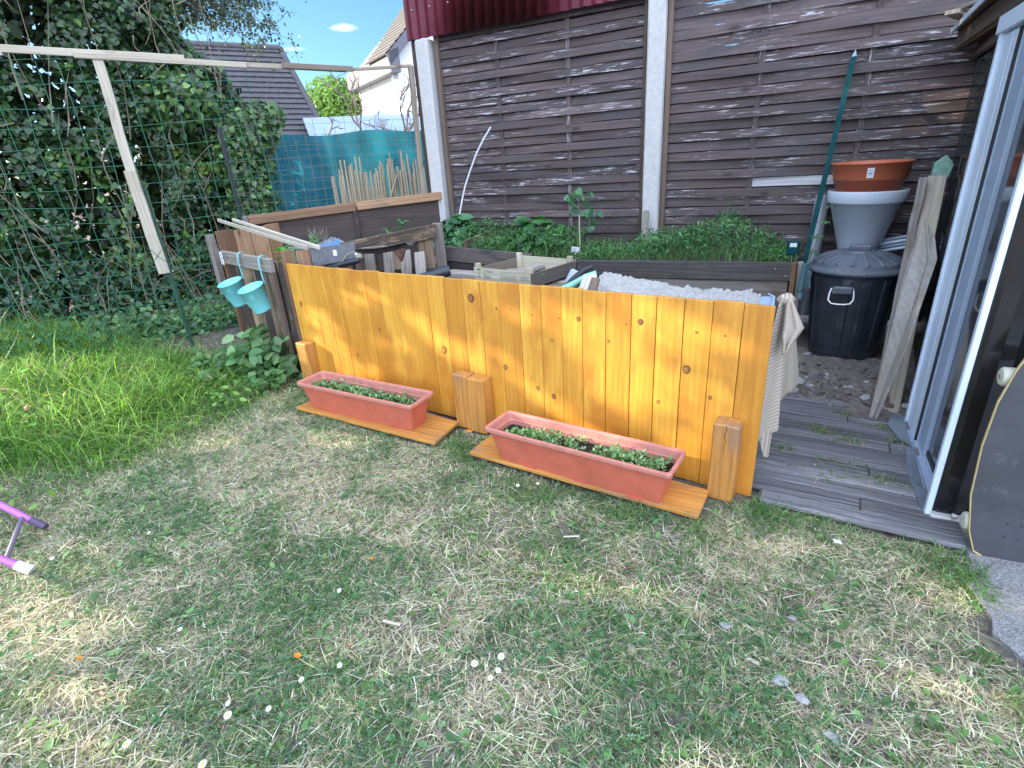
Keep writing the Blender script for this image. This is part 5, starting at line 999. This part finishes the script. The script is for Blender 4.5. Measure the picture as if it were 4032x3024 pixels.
def seg_fill(n, pts, rad, zr):
    """points in clumps along a ground line; zr(u) -> (z0, z1)"""
    pts = np.array(pts); k = RS.rand(n)*(len(pts)-1); i = np.minimum(k.astype(int), len(pts)-2); f = (k-i)[:, None]; p = pts[i]*(1-f)+pts[i+1]*f
    return p, k/(len(pts)-1)
t = thing('ivy_hedge', (-7, 3.4, 0), 'high dark overgrown ivy hedge filling the left side behind the wire mesh', 'hedge')
def hedge_pts(n, face=True):
    u = RS.rand(n); base = np.array([-8.1, 1.9])*(1-u[:, None])+np.array([-6.30, 5.20])*u[:, None]
    top = np.where(u < .62, 4.4, 4.4-(u-.62)/.38*2.0); z = RS.rand(n)*top
    # uneven face: lumps and hollows
    lump = .40*(vnoise(u*4, z, 1.6, 31)-.5)+.45*(vnoise(u*4, z, 3.7, 32)-.5)
    dep = np.abs(RS.normal(0, .10, n)) if face else RS.uniform(.1, .9, n)
    off = lump-dep; nn_ = np.array([.87, -.49]); P = np.stack([base[:, 0]+nn_[0]*off, base[:, 1]+nn_[1]*off, z], 1)
    return P, u, z
P, u, z = hedge_pts(25000); dens = vnoise(u*7, z, 2.1, 33)*.6+vnoise(u*7, z, 5.1, 34)*.4
keep = (dens > .40) & ~lit(P); P = P[keep]; n = len(P); z = P[:, 2]
bright = vnoise(P[:, 1], P[:, 2], 2.6, 35) > .60; col = pal(n, IVY, (3, 4, 3, .5, 2)); b_i = bright & (z < 2.0) & (RS.rand(n) < .55); col[b_i] = pal(b_i.sum(), [(.09, .18, .035), (.15, .27, .05), (.06, .13, .035)])
leaves('foliage', P, RS.normal(0, .45, (n, 3))+np.array([.8, -.5, .55]), RS.uniform(.035, .082, n), col, 'heart', M_ivy, t, droop=.8)
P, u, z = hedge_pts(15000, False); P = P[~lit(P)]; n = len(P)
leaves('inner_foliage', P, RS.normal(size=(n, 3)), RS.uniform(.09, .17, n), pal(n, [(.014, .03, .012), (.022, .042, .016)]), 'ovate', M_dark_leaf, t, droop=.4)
# rounded end with lighter leaves beside the teal screen
for c, r, nn_ in (((-6.0, 4.75, 1.55), (.35, .38, .62), 900), ((-5.85, 4.80, 2.0), (.38, .35, .32), 520), ((-5.95, 4.72, .95), (.3, .35, .5), 700), ((-5.70, 4.95, 2.15), (.24, .22, .18), 200), ((-6.35, 4.4, 2.35), (.45, .45, .35), 500)):
    D = unit(RS.normal(size=(nn_, 3))); P = np.array(c)+D*np.array(r)*RS.uniform(.6, 1, (nn_, 1)); k_ = ~lit(P); P = P[k_]; D = D[k_]; n = len(P)
    leaves('outer_foliage', P, D+RS.normal(0, .6, (n, 3))+np.array([.2, -.3, .4]), RS.uniform(.035, .08, n), pal(n, [(.04, .095, .028), (.07, .15, .04), (.13, .24, .06), (.03, .065, .022)]), 'heart', M_ivy, t, droop=.8)
m = MB()
for i in range(150):
    u = random.random(); bx = Vector((-8.1, 1.9, 0)).lerp(Vector((-6.35, 5.0, 0)), u); q = bx+Vector((random.uniform(.1, .5), random.uniform(-.4, .1), random.uniform(0, 3.4))); d = Vector((random.gauss(0, .3), random.gauss(0, .3), random.gauss(.5, .7))); pts = [q]
    for k_ in range(5): d = d+Vector((random.gauss(0, .15), random.gauss(0, .15), random.gauss(0, .15))); pts.append(pts[-1]+d*.16)
    m.tube(pts, [random.choice((.004, .006, .009))*(1-.13*k_) for k_ in range(6)], n=5)
m.build('branches', M_twig, t)
# low growth at the hedge foot: brambles and ivy creeping
n = 5200; u = RS.rand(n); base = np.array([-7.4, 1.5])*(1-u[:, None])+np.array([-5.2, 4.6])*u[:, None]; P = np.stack([base[:, 0]+RS.normal(0, .28, n), base[:, 1]+RS.normal(0, .2, n), np.abs(RS.normal(0, .10, n))+.01], 1); P = P[P[:, 0] < -4.75]; n = len(P)
leaves('ground_ivy', P, RS.normal(0, .4, (n, 3))+np.array([.2, -.2, 1]), RS.uniform(.03, .075, n), pal(n, [(.05, .12, .04), (.09, .18, .06), (.13, .24, .08)]), 'heart', M_ivy, None, label='low ivy and brambles creeping at the foot of the hedge', cat='ground cover', kind='stuff')
def tree(name, label, trunk, crowns, S, cols, shape='ovate', mat=M_dark_leaf, cut=True, thr=.42, tr=.12, group=None):
    t = thing(name, trunk[0], label, 'tree', group); m = MB(); m.tube(trunk, [tr*(1-.55*i/(len(trunk)-1)) for i in range(len(trunk))], n=10)
    for c, r, n in crowns:
        st = min(trunk, key=lambda q: (Vector(q)-Vector(c)).length); m.tube([st, (Vector(st)+Vector(c))/2+Vector((0, 0, -.1)), c], [tr*.4, tr*.25, tr*.1], n=6)
        for q in range(7): e = Vector(c)+Vector([random.uniform(-.8, .8)*k for k in r]); m.tube([c, (Vector(c)+e)/2+Vector((0, 0, .05)), e], [tr*.1, tr*.07, .006], n=5)
    m.build('trunk', M_bark, t); PP_ = []; NN = []
    for c, r, n in crowns:
        D = unit(RS.normal(size=(n, 3))); P = np.array(c)+D*np.array(r)*(RS.rand(n, 1)**.4); k_ = vnoise(P[:, 0]+P[:, 2]*.7, P[:, 1]+P[:, 2], 1.9/S*.1+1.2, 41) > thr-.2
        if cut: k_ &= ~lit(P)
        PP_.append(P[k_]); NN.append(D[k_]+RS.normal(0, .5, (k_.sum(), 3)))
    P = np.concatenate(PP_); N = np.concatenate(NN); n = len(P); leaves('crown', P, N, RS.uniform(S*.6, S*1.2, n), pal(n, cols), shape, mat, t, droop=.5); return t
tree('laurel_tree', 'dense dark green tree rising out of the top of the ivy hedge', [(-8.6, 3.8, 0), (-8.5, 3.8, 2), (-8.4, 3.7, 4.2)], [((-8.7, 2.6, 4.6), (1.2, 1.2, 1.2), 4200), ((-8.1, 3.6, 4.2), (1.0, 1.0, .9), 3800), ((-7.6, 4.6, 4.0), (.8, .8, 1.0), 3200), ((-7.9, 3.0, 5.2), (1.3, 1.2, .8), 3200), ((-7.45, 4.9, 3.4), (.55, .55, .6), 1500), ((-7.5, 4.6, 5.1), (.7, .7, .7), 1300), ((-9.0, 4.9, 5), (1.2, 1.2, 1.2), 2500)], .10, [(.02, .045, .018), (.035, .08, .028), (.06, .12, .035), (.10, .17, .05)])
# airy tree against the sky: explicit drooping twigs with small leaves
t = thing('airy_tree', (-8.5, 5.3, 0), 'airy tree with thin drooping twigs against the sky, above the dark tiled roof', 'tree')
m = MB(); m.tube([(-8.6, 5.2, 0), (-8.6, 5.2, 3.0), (-8.4, 5.3, 4.8)], [.12, .09, .05], n=8); PL = []
for i in range(110):
    q = Vector((-8.45+random.gauss(0, .2), 5.25+random.gauss(0, .2), random.uniform(3.7, 5.4))); d = Vector((random.uniform(.4, 1), random.uniform(.5, 1.2), random.uniform(-.25, .35))); pts = [q]
    for k_ in range(9): d = d+Vector((random.gauss(0, .12), random.gauss(0, .12), random.gauss(-.05, .1))); pts.append(pts[-1]+d*.155)
    m.tube(pts, [.010*(1-.09*k_) for k_ in range(10)], n=5)
    for p in pts[2:]:
        for q2 in range(3):
            e = p+Vector((random.gauss(0, .12), random.gauss(0, .12), random.gauss(-.08, .12))); m.tube([p, e], [.004, .002], n=4)
            for _ in range(7): PL.append(p.lerp(e, random.random())+Vector((random.gauss(0, .03), random.gauss(0, .03), random.gauss(0, .03))))
m.build('trunk', M_bark, t); P = np.array([tuple(p) for p in PL]); P = P[~lit(P)]; n = len(P); leaves('crown', P, RS.normal(size=(n, 3)), RS.uniform(.03, .06, n), pal(n, [(.05, .09, .05), (.08, .13, .07), (.12, .17, .10)]), 'ovate', M_dark_leaf, t)
tree('bright_tree', 'bright yellow-green tree between the tiled roof and the white house', [(-24, 25.4, 0), (-24, 25.4, 4)], [((-24.1, 25.5, 4.9), (1.7, 1.5, 1.55), 5200), ((-23.0, 26.3, 5.2), (1.1, 1.1, 1.2), 2400), ((-25.2, 24.5, 4.2), (1.1, 1.1, 1.0), 1800), ((-24, 25.5, 3.2), (2, 2, 1.2), 2000)], .20, [(.16, .30, .05), (.24, .40, .07), (.12, .22, .05)], mat=M_leaf, cut=False)
# bare shrubs over the teal screen
def bare(c, h, seed, lab):
    rnd_ = random.Random(seed); m = MB()
    def grow(p, d, L, r, depth):
        pts = [p]; 
        for k_ in range(4): d = (d+Vector((rnd_.gauss(0, .22), rnd_.gauss(0, .22), rnd_.gauss(.03, .15)))).normalized(); pts.append(pts[-1]+d*L/4)
        m.tube(pts, [r*(1-.12*k_) for k_ in range(5)], n=5)
        if depth > 0:
            for _ in range(3): grow(pts[rnd_.choice((2, 3, 4))], (d+Vector((rnd_.gauss(0, .6), rnd_.gauss(0, .6), rnd_.gauss(.1, .4)))).normalized(), L*.62, r*.6, depth-1)
    t = thing('bare_shrub', c, lab, 'shrub', 'bare shrubs behind the teal screen'); grow(Vector(c), Vector((0, 0, 1)), h, .03, 3); m.build('branches', M_barepale, t)
bare((-5.75, 6.95, 1.2), .85, 3, 'bare twiggy shrub in front of the white house, above the middle of the teal screen'); bare((-6.45, 6.25, 1.45), .55, 8, 'small pale bare shrub in front of the dark tiled roof'); bare((-5.45, 7.3, 1.15), .9, 12, 'bare twiggy shrub nearest the left concrete post')
bare((-6.05, 6.7, 1.3), .8, 21, 'bare shrub in front of the bright tree')
# trees along the boundary beyond the left edge of the photo; their gaps let the low sun through
for i, (c0, lab) in enumerate((((-9.2, 1.1), 'tall leafy boundary tree outside the picture, next to the hedge'), ((-9.4, -.6), 'tall leafy boundary tree outside the picture, second from the hedge'), ((-9.3, -2.3), 'tall leafy boundary tree outside the picture, farthest from the hedge'))):
    t = thing('boundary_tree', (c0[0], c0[1], 0), lab, 'tree', 'trees along the boundary'); m = MB(); m.tube([(c0[0]-.5, c0[1], 0), (c0[0]-.5, c0[1]+.1, 3), (c0[0]-.4, c0[1], 6.2)], [.16, .13, .06], n=10)
    for q in range(18): z_ = random.uniform(.6, 6); a = Vector((c0[0]-.45, c0[1], z_)); m.tube([a, a+Vector((random.uniform(-.1, .5), random.uniform(-.9, .9), random.uniform(.1, .6)))], [.03, .008], n=6)
    m.build('trunk', M_bark, t)
    n = 15000; P = np.stack([RS.uniform(-.55, .55, n)+c0[0], c0[1]+RS.uniform(-1.0, 1.0, n)*1.0, RS.uniform(.0, 7.2, n)], 1); P = P[~lit(P)]; n = len(P)
    leaves('crown', P, RS.normal(0, .5, (n, 3))+np.array([.8, .2, .3]), RS.uniform(.10, .19, n), pal(n, [(.05, .11, .04), (.08, .16, .05)]), 'ovate', M_dark_leaf, t)

# ================================================================ lawn
def lawn_mask(x, y):
    k_ = (y < 2.29+.03*np.sin(x*9)) | (x < -.02)
    s_ = (x-PR.x)*PS.x+(y-PR.y)*PS.y; o_ = (x-PR.x)*PN.x+(y-PR.y)*PN.y
    k_ &= ~((s_ > -3.3) & (o_ > -.0)); k_ &= ~((s_ > -3.24) & (s_ < .02) & (o_ > -.11))
    k_ &= ~((x > -2.88) & (x < -1.72) & (y > 2.262+(x+2.9)*-.066)); k_ &= ~((x > -1.44) & (x < -.24) & (y > 2.155-.098*(x+1.455)))
    k_ &= ~(x > .74+.03*np.sin(y*13)-.02*(y < 1.9)*(y > 1.7)+np.clip(1.6-y, 0, 2)*.12); k_ &= ~((x < -3.3) & (y > 3.0+(x+3.3)*-.25)); return k_
def scatter(n, x0, x1, y0, y1): x = RS.uniform(x0, x1, n); y = RS.uniform(y0, y1, n); k_ = lawn_mask(x, y); return x[k_], y[k_]
def dry(x, y):
    e = lambda a, b_, ra, rb: np.exp(-(((x-a)/ra)**2+((y-b_)/rb)**2))
    d = .47+.9*e(-2.35, 1.75, .75, .33)+.45*e(-2.6, .55, .5, .3)+.35*e(.4, 1.75, .5, .5)+.35*e(.3, 1.3, .6, .6)+.25*e(-1.7, .5, .5, .3)-.22*e(-1.4, 1.1, .6, .35)+.9*(vnoise(x, y, 4.2, 51)-.5)+.6*(vnoise(x, y, 11, 52)-.5)
    return np.clip(d, .04, .97)
DRY = [(.46, .41, .30), (.64, .58, .45), (.32, .27, .19), (.55, .49, .36), (.78, .73, .61)]; GRN = [(.11, .19, .06), (.17, .27, .09), (.26, .37, .15), (.085, .145, .055), (.36, .46, .23)]
dn = lambda x, y: 1/(1+np.exp(((x+3.0))*-3))
x, y = scatter(165000, -3.4, 1.05, -.1, 2.75); bare_ = (vnoise(x, y, 5.5, 57) < .38) & (x > -1.1); k_ = ~bare_ | (RS.rand(len(x)) < .35); x, y = x[k_], y[k_]; d = dry(x, y); isd = RS.rand(len(x)) < d; n = len(x); P = np.stack([x, y, gz(x, y)-.002], 1)
col = np.where(isd[:, None], pal(n, DRY, jit=.2), pal(n, GRN, jit=.2)); near = np.clip(1.2-y*.1, .8, 1.2)
blades('lawn_grass', P, np.where(isd, RS.uniform(.022, .055, n), RS.uniform(.018, .05, n)), RS.uniform(.0018, .0046, n)*near, np.where(isd, RS.uniform(.8, 2.2, n), RS.uniform(.5, 1.6, n)), col, M_grassm, sway=.8, label='short patchy lawn grass, half green half dry', cat='grass', kind='stuff')
x, y = scatter(62000, -6.4, -3.0, .3, 4.0); n = len(x); d = dry(x, y)*.8; isd = RS.rand(n) < d; P = np.stack([x, y, gz(x, y)-.002], 1); k_ = ~((x < -4.2) & (y > 2.75) & (RS.rand(n) < .75)); P = P[k_]; isd = isd[k_]; n = len(P)
blades('far_lawn_grass', P, RS.uniform(.025, .08, n), RS.uniform(.002, .005, n), RS.uniform(.4, 1.8, n), np.where(isd[:, None], pal(n, DRY), pal(n, GRN)), M_grassm, label='thin grass between the long grass and the hedge', cat='grass', kind='stuff')
# clover and small flat weeds
x, y = scatter(46000, -3.4, .9, .1, 2.6); k_ = (vnoise(x, y, 3.3, 55)*.6+vnoise(x, y, 8, 56)*.4-.25*dry(x, y)+.12*np.exp(-(((x+1.5)/.9)**2+((y-1.0)/.5)**2)) > .40); x, y = x[k_], y[k_]; n = len(x); P = np.stack([x, y, gz(x, y)+RS.uniform(.008, .028, n)], 1)
leaves('clover', P, RS.normal(0, .22, (n, 3))+np.array([0, 0, 1.]), RS.uniform(.007, .014, n), pal(n, [(.045, .13, .055), (.08, .19, .08), (.12, .25, .12)], jit=.2), 'trefoil', M_leaf, None, droop=0, label='clover spread through the lawn', cat='clover', kind='stuff')
x, y = scatter(3300, -3.2, .9, .1, 2.5); n = len(x); P = np.stack([x, y, gz(x, y)+.012], 1); leaves('small_weeds', P, RS.normal(0, .3, (n, 3))+np.array([0, 0, 1.]), RS.uniform(.018, .04, n), pal(n, [(.09, .2, .07), (.16, .3, .1)]), 'ovate', M_leaf, None, droop=0, label='small flat weed leaves in the lawn', cat='weeds', kind='stuff')
# thatch: dead stems lying flat
x, y = scatter(30000, -3.2, 1.0, .0, 2.6); k_ = RS.rand(len(x)) < dry(x, y)+.1; x, y = x[k_], y[k_]; n = len(x); P = np.stack([x, y, gz(x, y)+RS.uniform(.001, .012, n)], 1)
blades('dead_thatch', P, RS.uniform(.025, .06, n), RS.uniform(.0018, .0038, n), np.full(n, 2.4), pal(n, DRY, jit=.25), M_grassm, .5, sway=1.3, label='dead straw matted in the lawn', cat='straw', kind='stuff')
# greener tufts here and there, and along deck and path
tc_ = [(-.98, 1.98, .1, 260), (-.55, 1.95, .07, 120), (-.2, 1.98, .08, 110), (.08, 2.22, .10, 190), (.66, 2.16, .08, 80), (.58, 2.2, .1, 70), (.74, 1.98, .04, 90), (.72, 2.06, .04, 80), (.8, 1.5, .06, 120), (.30, 2.22, .12, 130), (-1.55, 2.2, .06, 90), (-1.62, 2.25, .05, 60), (-.72, 1.52, .2, 260), (-.1, 1.25, .15, 150), (.1, 1.7, .2, 160), (-.02, 2.2, .06, 100), (.75, 1.7, .06, 100), (.82, 1.35, .06, 90), (.45, 1.15, .15, 150)]
P = np.concatenate([np.stack([RS.normal(a, r, n_), RS.normal(b_, r*.7, n_), np.zeros(n_)], 1) for a, b_, r, n_ in tc_]); k_ = lawn_mask(P[:, 0], P[:, 1]); P = P[k_]; n = len(P); P[:, 2] = gz(P[:, 0], P[:, 1])
blades('grass_tufts', P, RS.uniform(.05, .12, n), RS.uniform(.0025, .0045, n), RS.uniform(.4, 1.5, n), pal(n, [(.07, .16, .05), (.11, .22, .07), (.2, .31, .12)]), M_grassm, label='greener grass tufts along boards, deck and path', cat='grass', kind='stuff')
P = np.concatenate([np.stack([RS.normal(a, r, n_), RS.normal(b_, r*.5, n_), np.full(n_, .028)], 1) for a, b_, r, n_ in [(.25, 3.05, .03, 70), (.38, 2.98, .05, 60), (.35, 2.72, .07, 50), (.5, 2.62, .05, 60), (.55, 3.2, .04, 40), (.08, 2.78, .03, 30), (.38, 3.33, .03, 30), (.6, 3.05, .03, 30), (.3, 2.55, .08, 30)]]); n = len(P)
blades('deck_weeds', P, RS.uniform(.025, .07, n), RS.uniform(.002, .004, n), RS.uniform(.5, 1.6, n), pal(n, [(.12, .24, .07), (.2, .3, .1), (.4, .34, .2)]), M_grassm, label='little grass tufts growing between the deck boards', cat='grass', kind='stuff')
# long lush grass on the left
n = 75000; x = RS.uniform(-8.0, -3.0, n); y = RS.uniform(.55, 2.75, n); w_ = np.clip((-3.22-x)*1.8-np.abs(y-1.75)*.2, 0, 1)*np.clip((2.75+(x+4)*-.02-y)*2.2, 0, 1)*np.clip((y-(.55+(x+7)*.12))*2.2, 0, 1)*(vnoise(x, y, 2.2, 61)*1.3+.05); k_ = RS.rand(n) < w_; x, y = x[k_], y[k_]; n = len(x); P = np.stack([x, y, gz(x, y)], 1)
hh = .14+.34*vnoise(x, y, 1.7, 62)*np.clip((-3.5-x)*1.2+.3, .25, 1)
blades('long_grass', P, hh*RS.uniform(.4, 1.6, n), RS.uniform(.003, .0075, n), RS.uniform(.4, 1.5, n), pal(n, [(.10, .22, .045), (.19, .38, .06), (.07, .15, .04), (.32, .48, .10), (.40, .42, .2)], (3, 3, 3, 2, .6), jit=.25), M_grassm, label='long lush grass growing along the left side', cat='grass', kind='stuff')
n = 26; P = np.stack([RS.uniform(-7.2, -3.6, n), RS.uniform(1.5, 3.0, n), np.zeros(n)], 1); blades('tall_stalks', P, RS.uniform(.35, .6, n), RS.uniform(.006, .010, n), RS.uniform(.2, .7, n), pal(n, [(.25, .38, .12), (.3, .42, .16)]), M_grassm, label='a few tall grass stalks above the long grass', cat='grass', kind='stuff')
x = RS.uniform(-7, -3.3, 5000); y = RS.uniform(.8, 2.6, 5000); k_ = vnoise(x, y, 2.8, 63) > .5; x, y = x[k_], y[k_]; n = len(x); P = np.stack([x, y, RS.uniform(.02, .22, n)*vnoise(x, y, 1.7, 62)], 1); leaves('meadow_weeds', P, RS.normal(0, .5, (n, 3))+np.array([0, 0, 1.]), RS.uniform(.02, .06, n), pal(n, [(.12, .26, .06), (.2, .36, .08), (.08, .18, .06)]), 'ovate', M_leaf, None, label='broad weed leaves mixed into the long grass', cat='weeds', kind='stuff')
# broad-leaved plant beside the compost enclosure
t = thing('broad_leaved_plant', (-3.85, 2.75, 0), 'broad-leaved green plant with oval leaves against the compost planks, below the buckets', 'plant')
m = MB(); P = []; N = []; S = []
for i in range(105):
    a = random.random()*6.28; r = random.random()**.6; c = Vector((-3.72+.36*r*math.cos(a)*1.15, 2.66+.20*r*math.sin(a), random.uniform(.04, .46)*(1-.55*r))); c.x -= .25*(c.z < .12)*random.random()
    m.tube([(-3.72+.1*math.cos(a), 2.7, 0), (c+Vector((-3.72, 2.7, .05)))/2, c], [.004, .003, .002], n=4)
    for _ in range(random.choice((1, 2, 2))): P.append(tuple(c+Vector((random.gauss(0, .02), random.gauss(0, .02), random.gauss(0, .015))))); N.append((random.gauss(0, .5), random.gauss(-.5, .35), 1)); S.append(random.uniform(.08, .15))
m.build('stems', M_stem, t); n = len(P); leaves('leaves', np.array(P), np.array(N), S, pal(n, [(.08, .18, .07), (.12, .25, .09), (.17, .30, .13)]), 'ovate', M_leaf, t, droop=.3)
for cx, cy, r, k2 in ((-4.25, 2.55, .25, 90), (-3.45, 2.45, .18, 60), (-3.95, 2.35, .2, 50)):
    P = np.stack([RS.normal(cx, r*.5, k2), RS.normal(cy, r*.35, k2), RS.uniform(.03, .14, k2)], 1); leaves('small_leafy_weed', P, RS.normal(0, .4, (k2, 3))+np.array([0, -.3, 1.]), RS.uniform(.05, .09, k2), pal(k2, [(.10, .22, .08), (.15, .28, .1)]), 'ovate', M_leaf, None, droop=.2, label={-4.25: 'low leafy weed left of the broad-leaved plant', -3.45: 'low leafy weed between the broad-leaved plant and the planter', -3.95: 'low leafy weed in front of the broad-leaved plant'}[cx], cat='plant', group='low leafy weeds', kind='stuff')
# shrub with coppery young leaves at the far left
t = thing('copper_tipped_shrub', (-4.7, 1.45, 0), 'low bright shrub with orange-pink young leaf tips in the long grass', 'shrub'); m = MB(); P = []; 
for c in ((-4.95, 1.62, .28), (-4.35, 1.50, .22), (-4.25, 1.36, .20), (-4.55, 1.42, .25), (-4.8, 1.4, .22), (-4.15, 1.42, .16)):
    m.tube([(-4.6, 1.45, 0), (c[0], c[1], c[2]-.05)], [.005, .003], n=5)
    for q in range(16): P.append((c[0]+random.gauss(0, .06), c[1]+random.gauss(0, .05), c[2]+random.gauss(-.03, .05)))
m.build('stems', M_stem, t); n = len(P); leaves('leaves', np.array(P), RS.normal(0, .4, (n, 3))+np.array([0, 0, 1.]), RS.uniform(.04, .075, n), pal(n, [(.2, .38, .08), (.3, .46, .12), (.50, .30, .16), (.25, .4, .1), (.22, .4, .1)]), 'long', M_leaf, t, droop=0)
# daisies and orange flowers
def daisy(x, y, lab, r=.011, grp='daisies in the lawn'):
    t = thing('daisy', (x, y, 0), lab, 'flower', grp); z = .032; tilt = Matrix.Rotation(random.uniform(.1, .5), 3, Vector((1, random.uniform(-.5, .5), 0)))
    m = MB(); m.tube([(x, y, 0), (x+.003, y, z)], .001, n=4); m.build('stem', M_stem, t); m = MB(); c = Vector((x+.003, y, z))
    for i in range(15):
        a = 2*math.pi*i/15; d = Vector((math.cos(a), math.sin(a), .12)); s2 = Vector((-math.sin(a), math.cos(a), 0)); q = [d*r*.3-s2*.0008, d*r*.85-s2*.0019, d*r*1.1, d*r*.85+s2*.0019, d*r*.3+s2*.0008]; m.add([c+tilt @ v for v in q], [(0, 1, 2, 3, 4)])
    m.build('petals', M_petal, t); MB().blob(c+Vector((0, 0, .0015)), r*.36, 0, (5, 8), .05, (1, 1, .6)).build('centre', M_yolk, t)
DS = [(-.745, 1.002, 'daisy at the left of the cluster of four on the lawn'), (-.68, 1.06, 'daisy at the top of the cluster of four on the lawn'), (-.665, 1.012, 'daisy in the middle of the cluster of four on the lawn'), (-.675, .978, 'daisy at the bottom of the cluster of four on the lawn'), (-1.066, 1.96, 'daisy in front of the right planter board, left one of the pair'), (-.982, 2.01, 'daisy in front of the right planter board, right one of the pair'), (-1.785, .694, 'daisy on the clover left of the orange flower'), (-1.331, .549, 'larger daisy of the pair near the bottom of the lawn'), (-1.365, .575, 'small daisy just above the larger one of the pair'), (-1.524, .366, 'large daisy near the lower left corner of the lawn'), (-1.267, .423, 'daisy closest to the bottom edge of the photo'), (-1.219, .728, 'half-open daisy below the orange flower'), (-1.144, .819, 'tiny daisy bud right of the orange flower'), (-2.47, .989, 'small daisy right of the purple frame among dry grass'), (-2.70, .707, 'small daisy beside the white cap of the purple frame'), (-1.384, 1.069, 'tiny daisy in the middle of the lawn above the orange flower'), (-1.234, .615, 'small daisy right of the pair near the bottom')]
for i, (x, y, lab) in enumerate(DS): daisy(x, y, lab, .012 if i in (0, 1, 7, 9, 10) else .0085)
def orf(x, y, z, lab, r=.014):
    t = thing('orange_flower', (x, y, 0), lab, 'flower', 'orange flowers'); MB().tube([(x, y, 0), (x, y, z)], .0013, n=4).build('stem', M_stem, t); m = MB()
    for i in range(12):
        a = 2*math.pi*i/12; d = Vector((math.cos(a), math.sin(a)*.8, .3)); s2 = Vector((-math.sin(a), math.cos(a), 0)); c = Vector((x, y, z)); m.add([c, c+d*r*.7-s2*.004, c+d*r, c+d*r*.7+s2*.004], [(0, 1, 2, 3)])
    m.build('petals', M_orpetal, t)
orf(-1.294, .786, .035, 'round orange flower in the lawn, the largest one low in the picture', .014); orf(-1.983, .469, .035, 'orange flower among sunny dry grass at the lower left', .011); orf(-1.383, 1.257, .035, 'small yellow-orange flower in the middle of the lawn', .009); orf(-1.177, .899, .02, 'tiny orange bud right of the largest orange flower', .005); orf(-1.50, 2.235, .11, 'orange flower on a stem in front of the middle foot block', .024)
# loose bits lying on the lawn
m = MB()
for x, y, r in ((.12, 1.35, .022), (.18, 1.31, .018), (.26, 1.22, .02), (.30, 1.0, .025), (-.05, 1.5, .014), (-.25, .85, .02), (.45, .85, .02), (.15, 1.62, .014), (.5, 1.05, .016)): m.blob((x, y, .004), r, 0, (5, 8), .25, (1.3, .9, .45))
m.build('lawn_stones', M_pebble, kind='stuff')
for a, b_, w_, lab in (((-.72, 1.70, .02), (-.66, 1.73, .02), .008, 'short wood chip lying on the lawn below the right planter'), ((.02, 1.38, .02), (.06, 1.37, .02), .012, 'pale flat chip on the bare soil patch of the lawn'), ((-1.14, 1.03, .02), (-1.07, 1.04, .02), .010, 'wood chip lying on the clover in the middle of the lawn'), ((-.02, .72, .02), (.01, .78, .02), .014, 'pale chip near the bottom edge of the lawn')): MB().board(a, b_, w_, .004, (0, 1, 0)).build('wood_chip', M_pale, bevel=.001, label=lab, cat='wood chip', group='wood chips on the lawn')
MB().prism([(.28, 2.10, .02), (.305, 2.095, .022), (.312, 2.075, .022), (.285, 2.08, .02)], (0, 0, .002)).build('scrap_of_paper', M_paper, label='small white scrap lying on the lawn near the deck', cat='scrap')
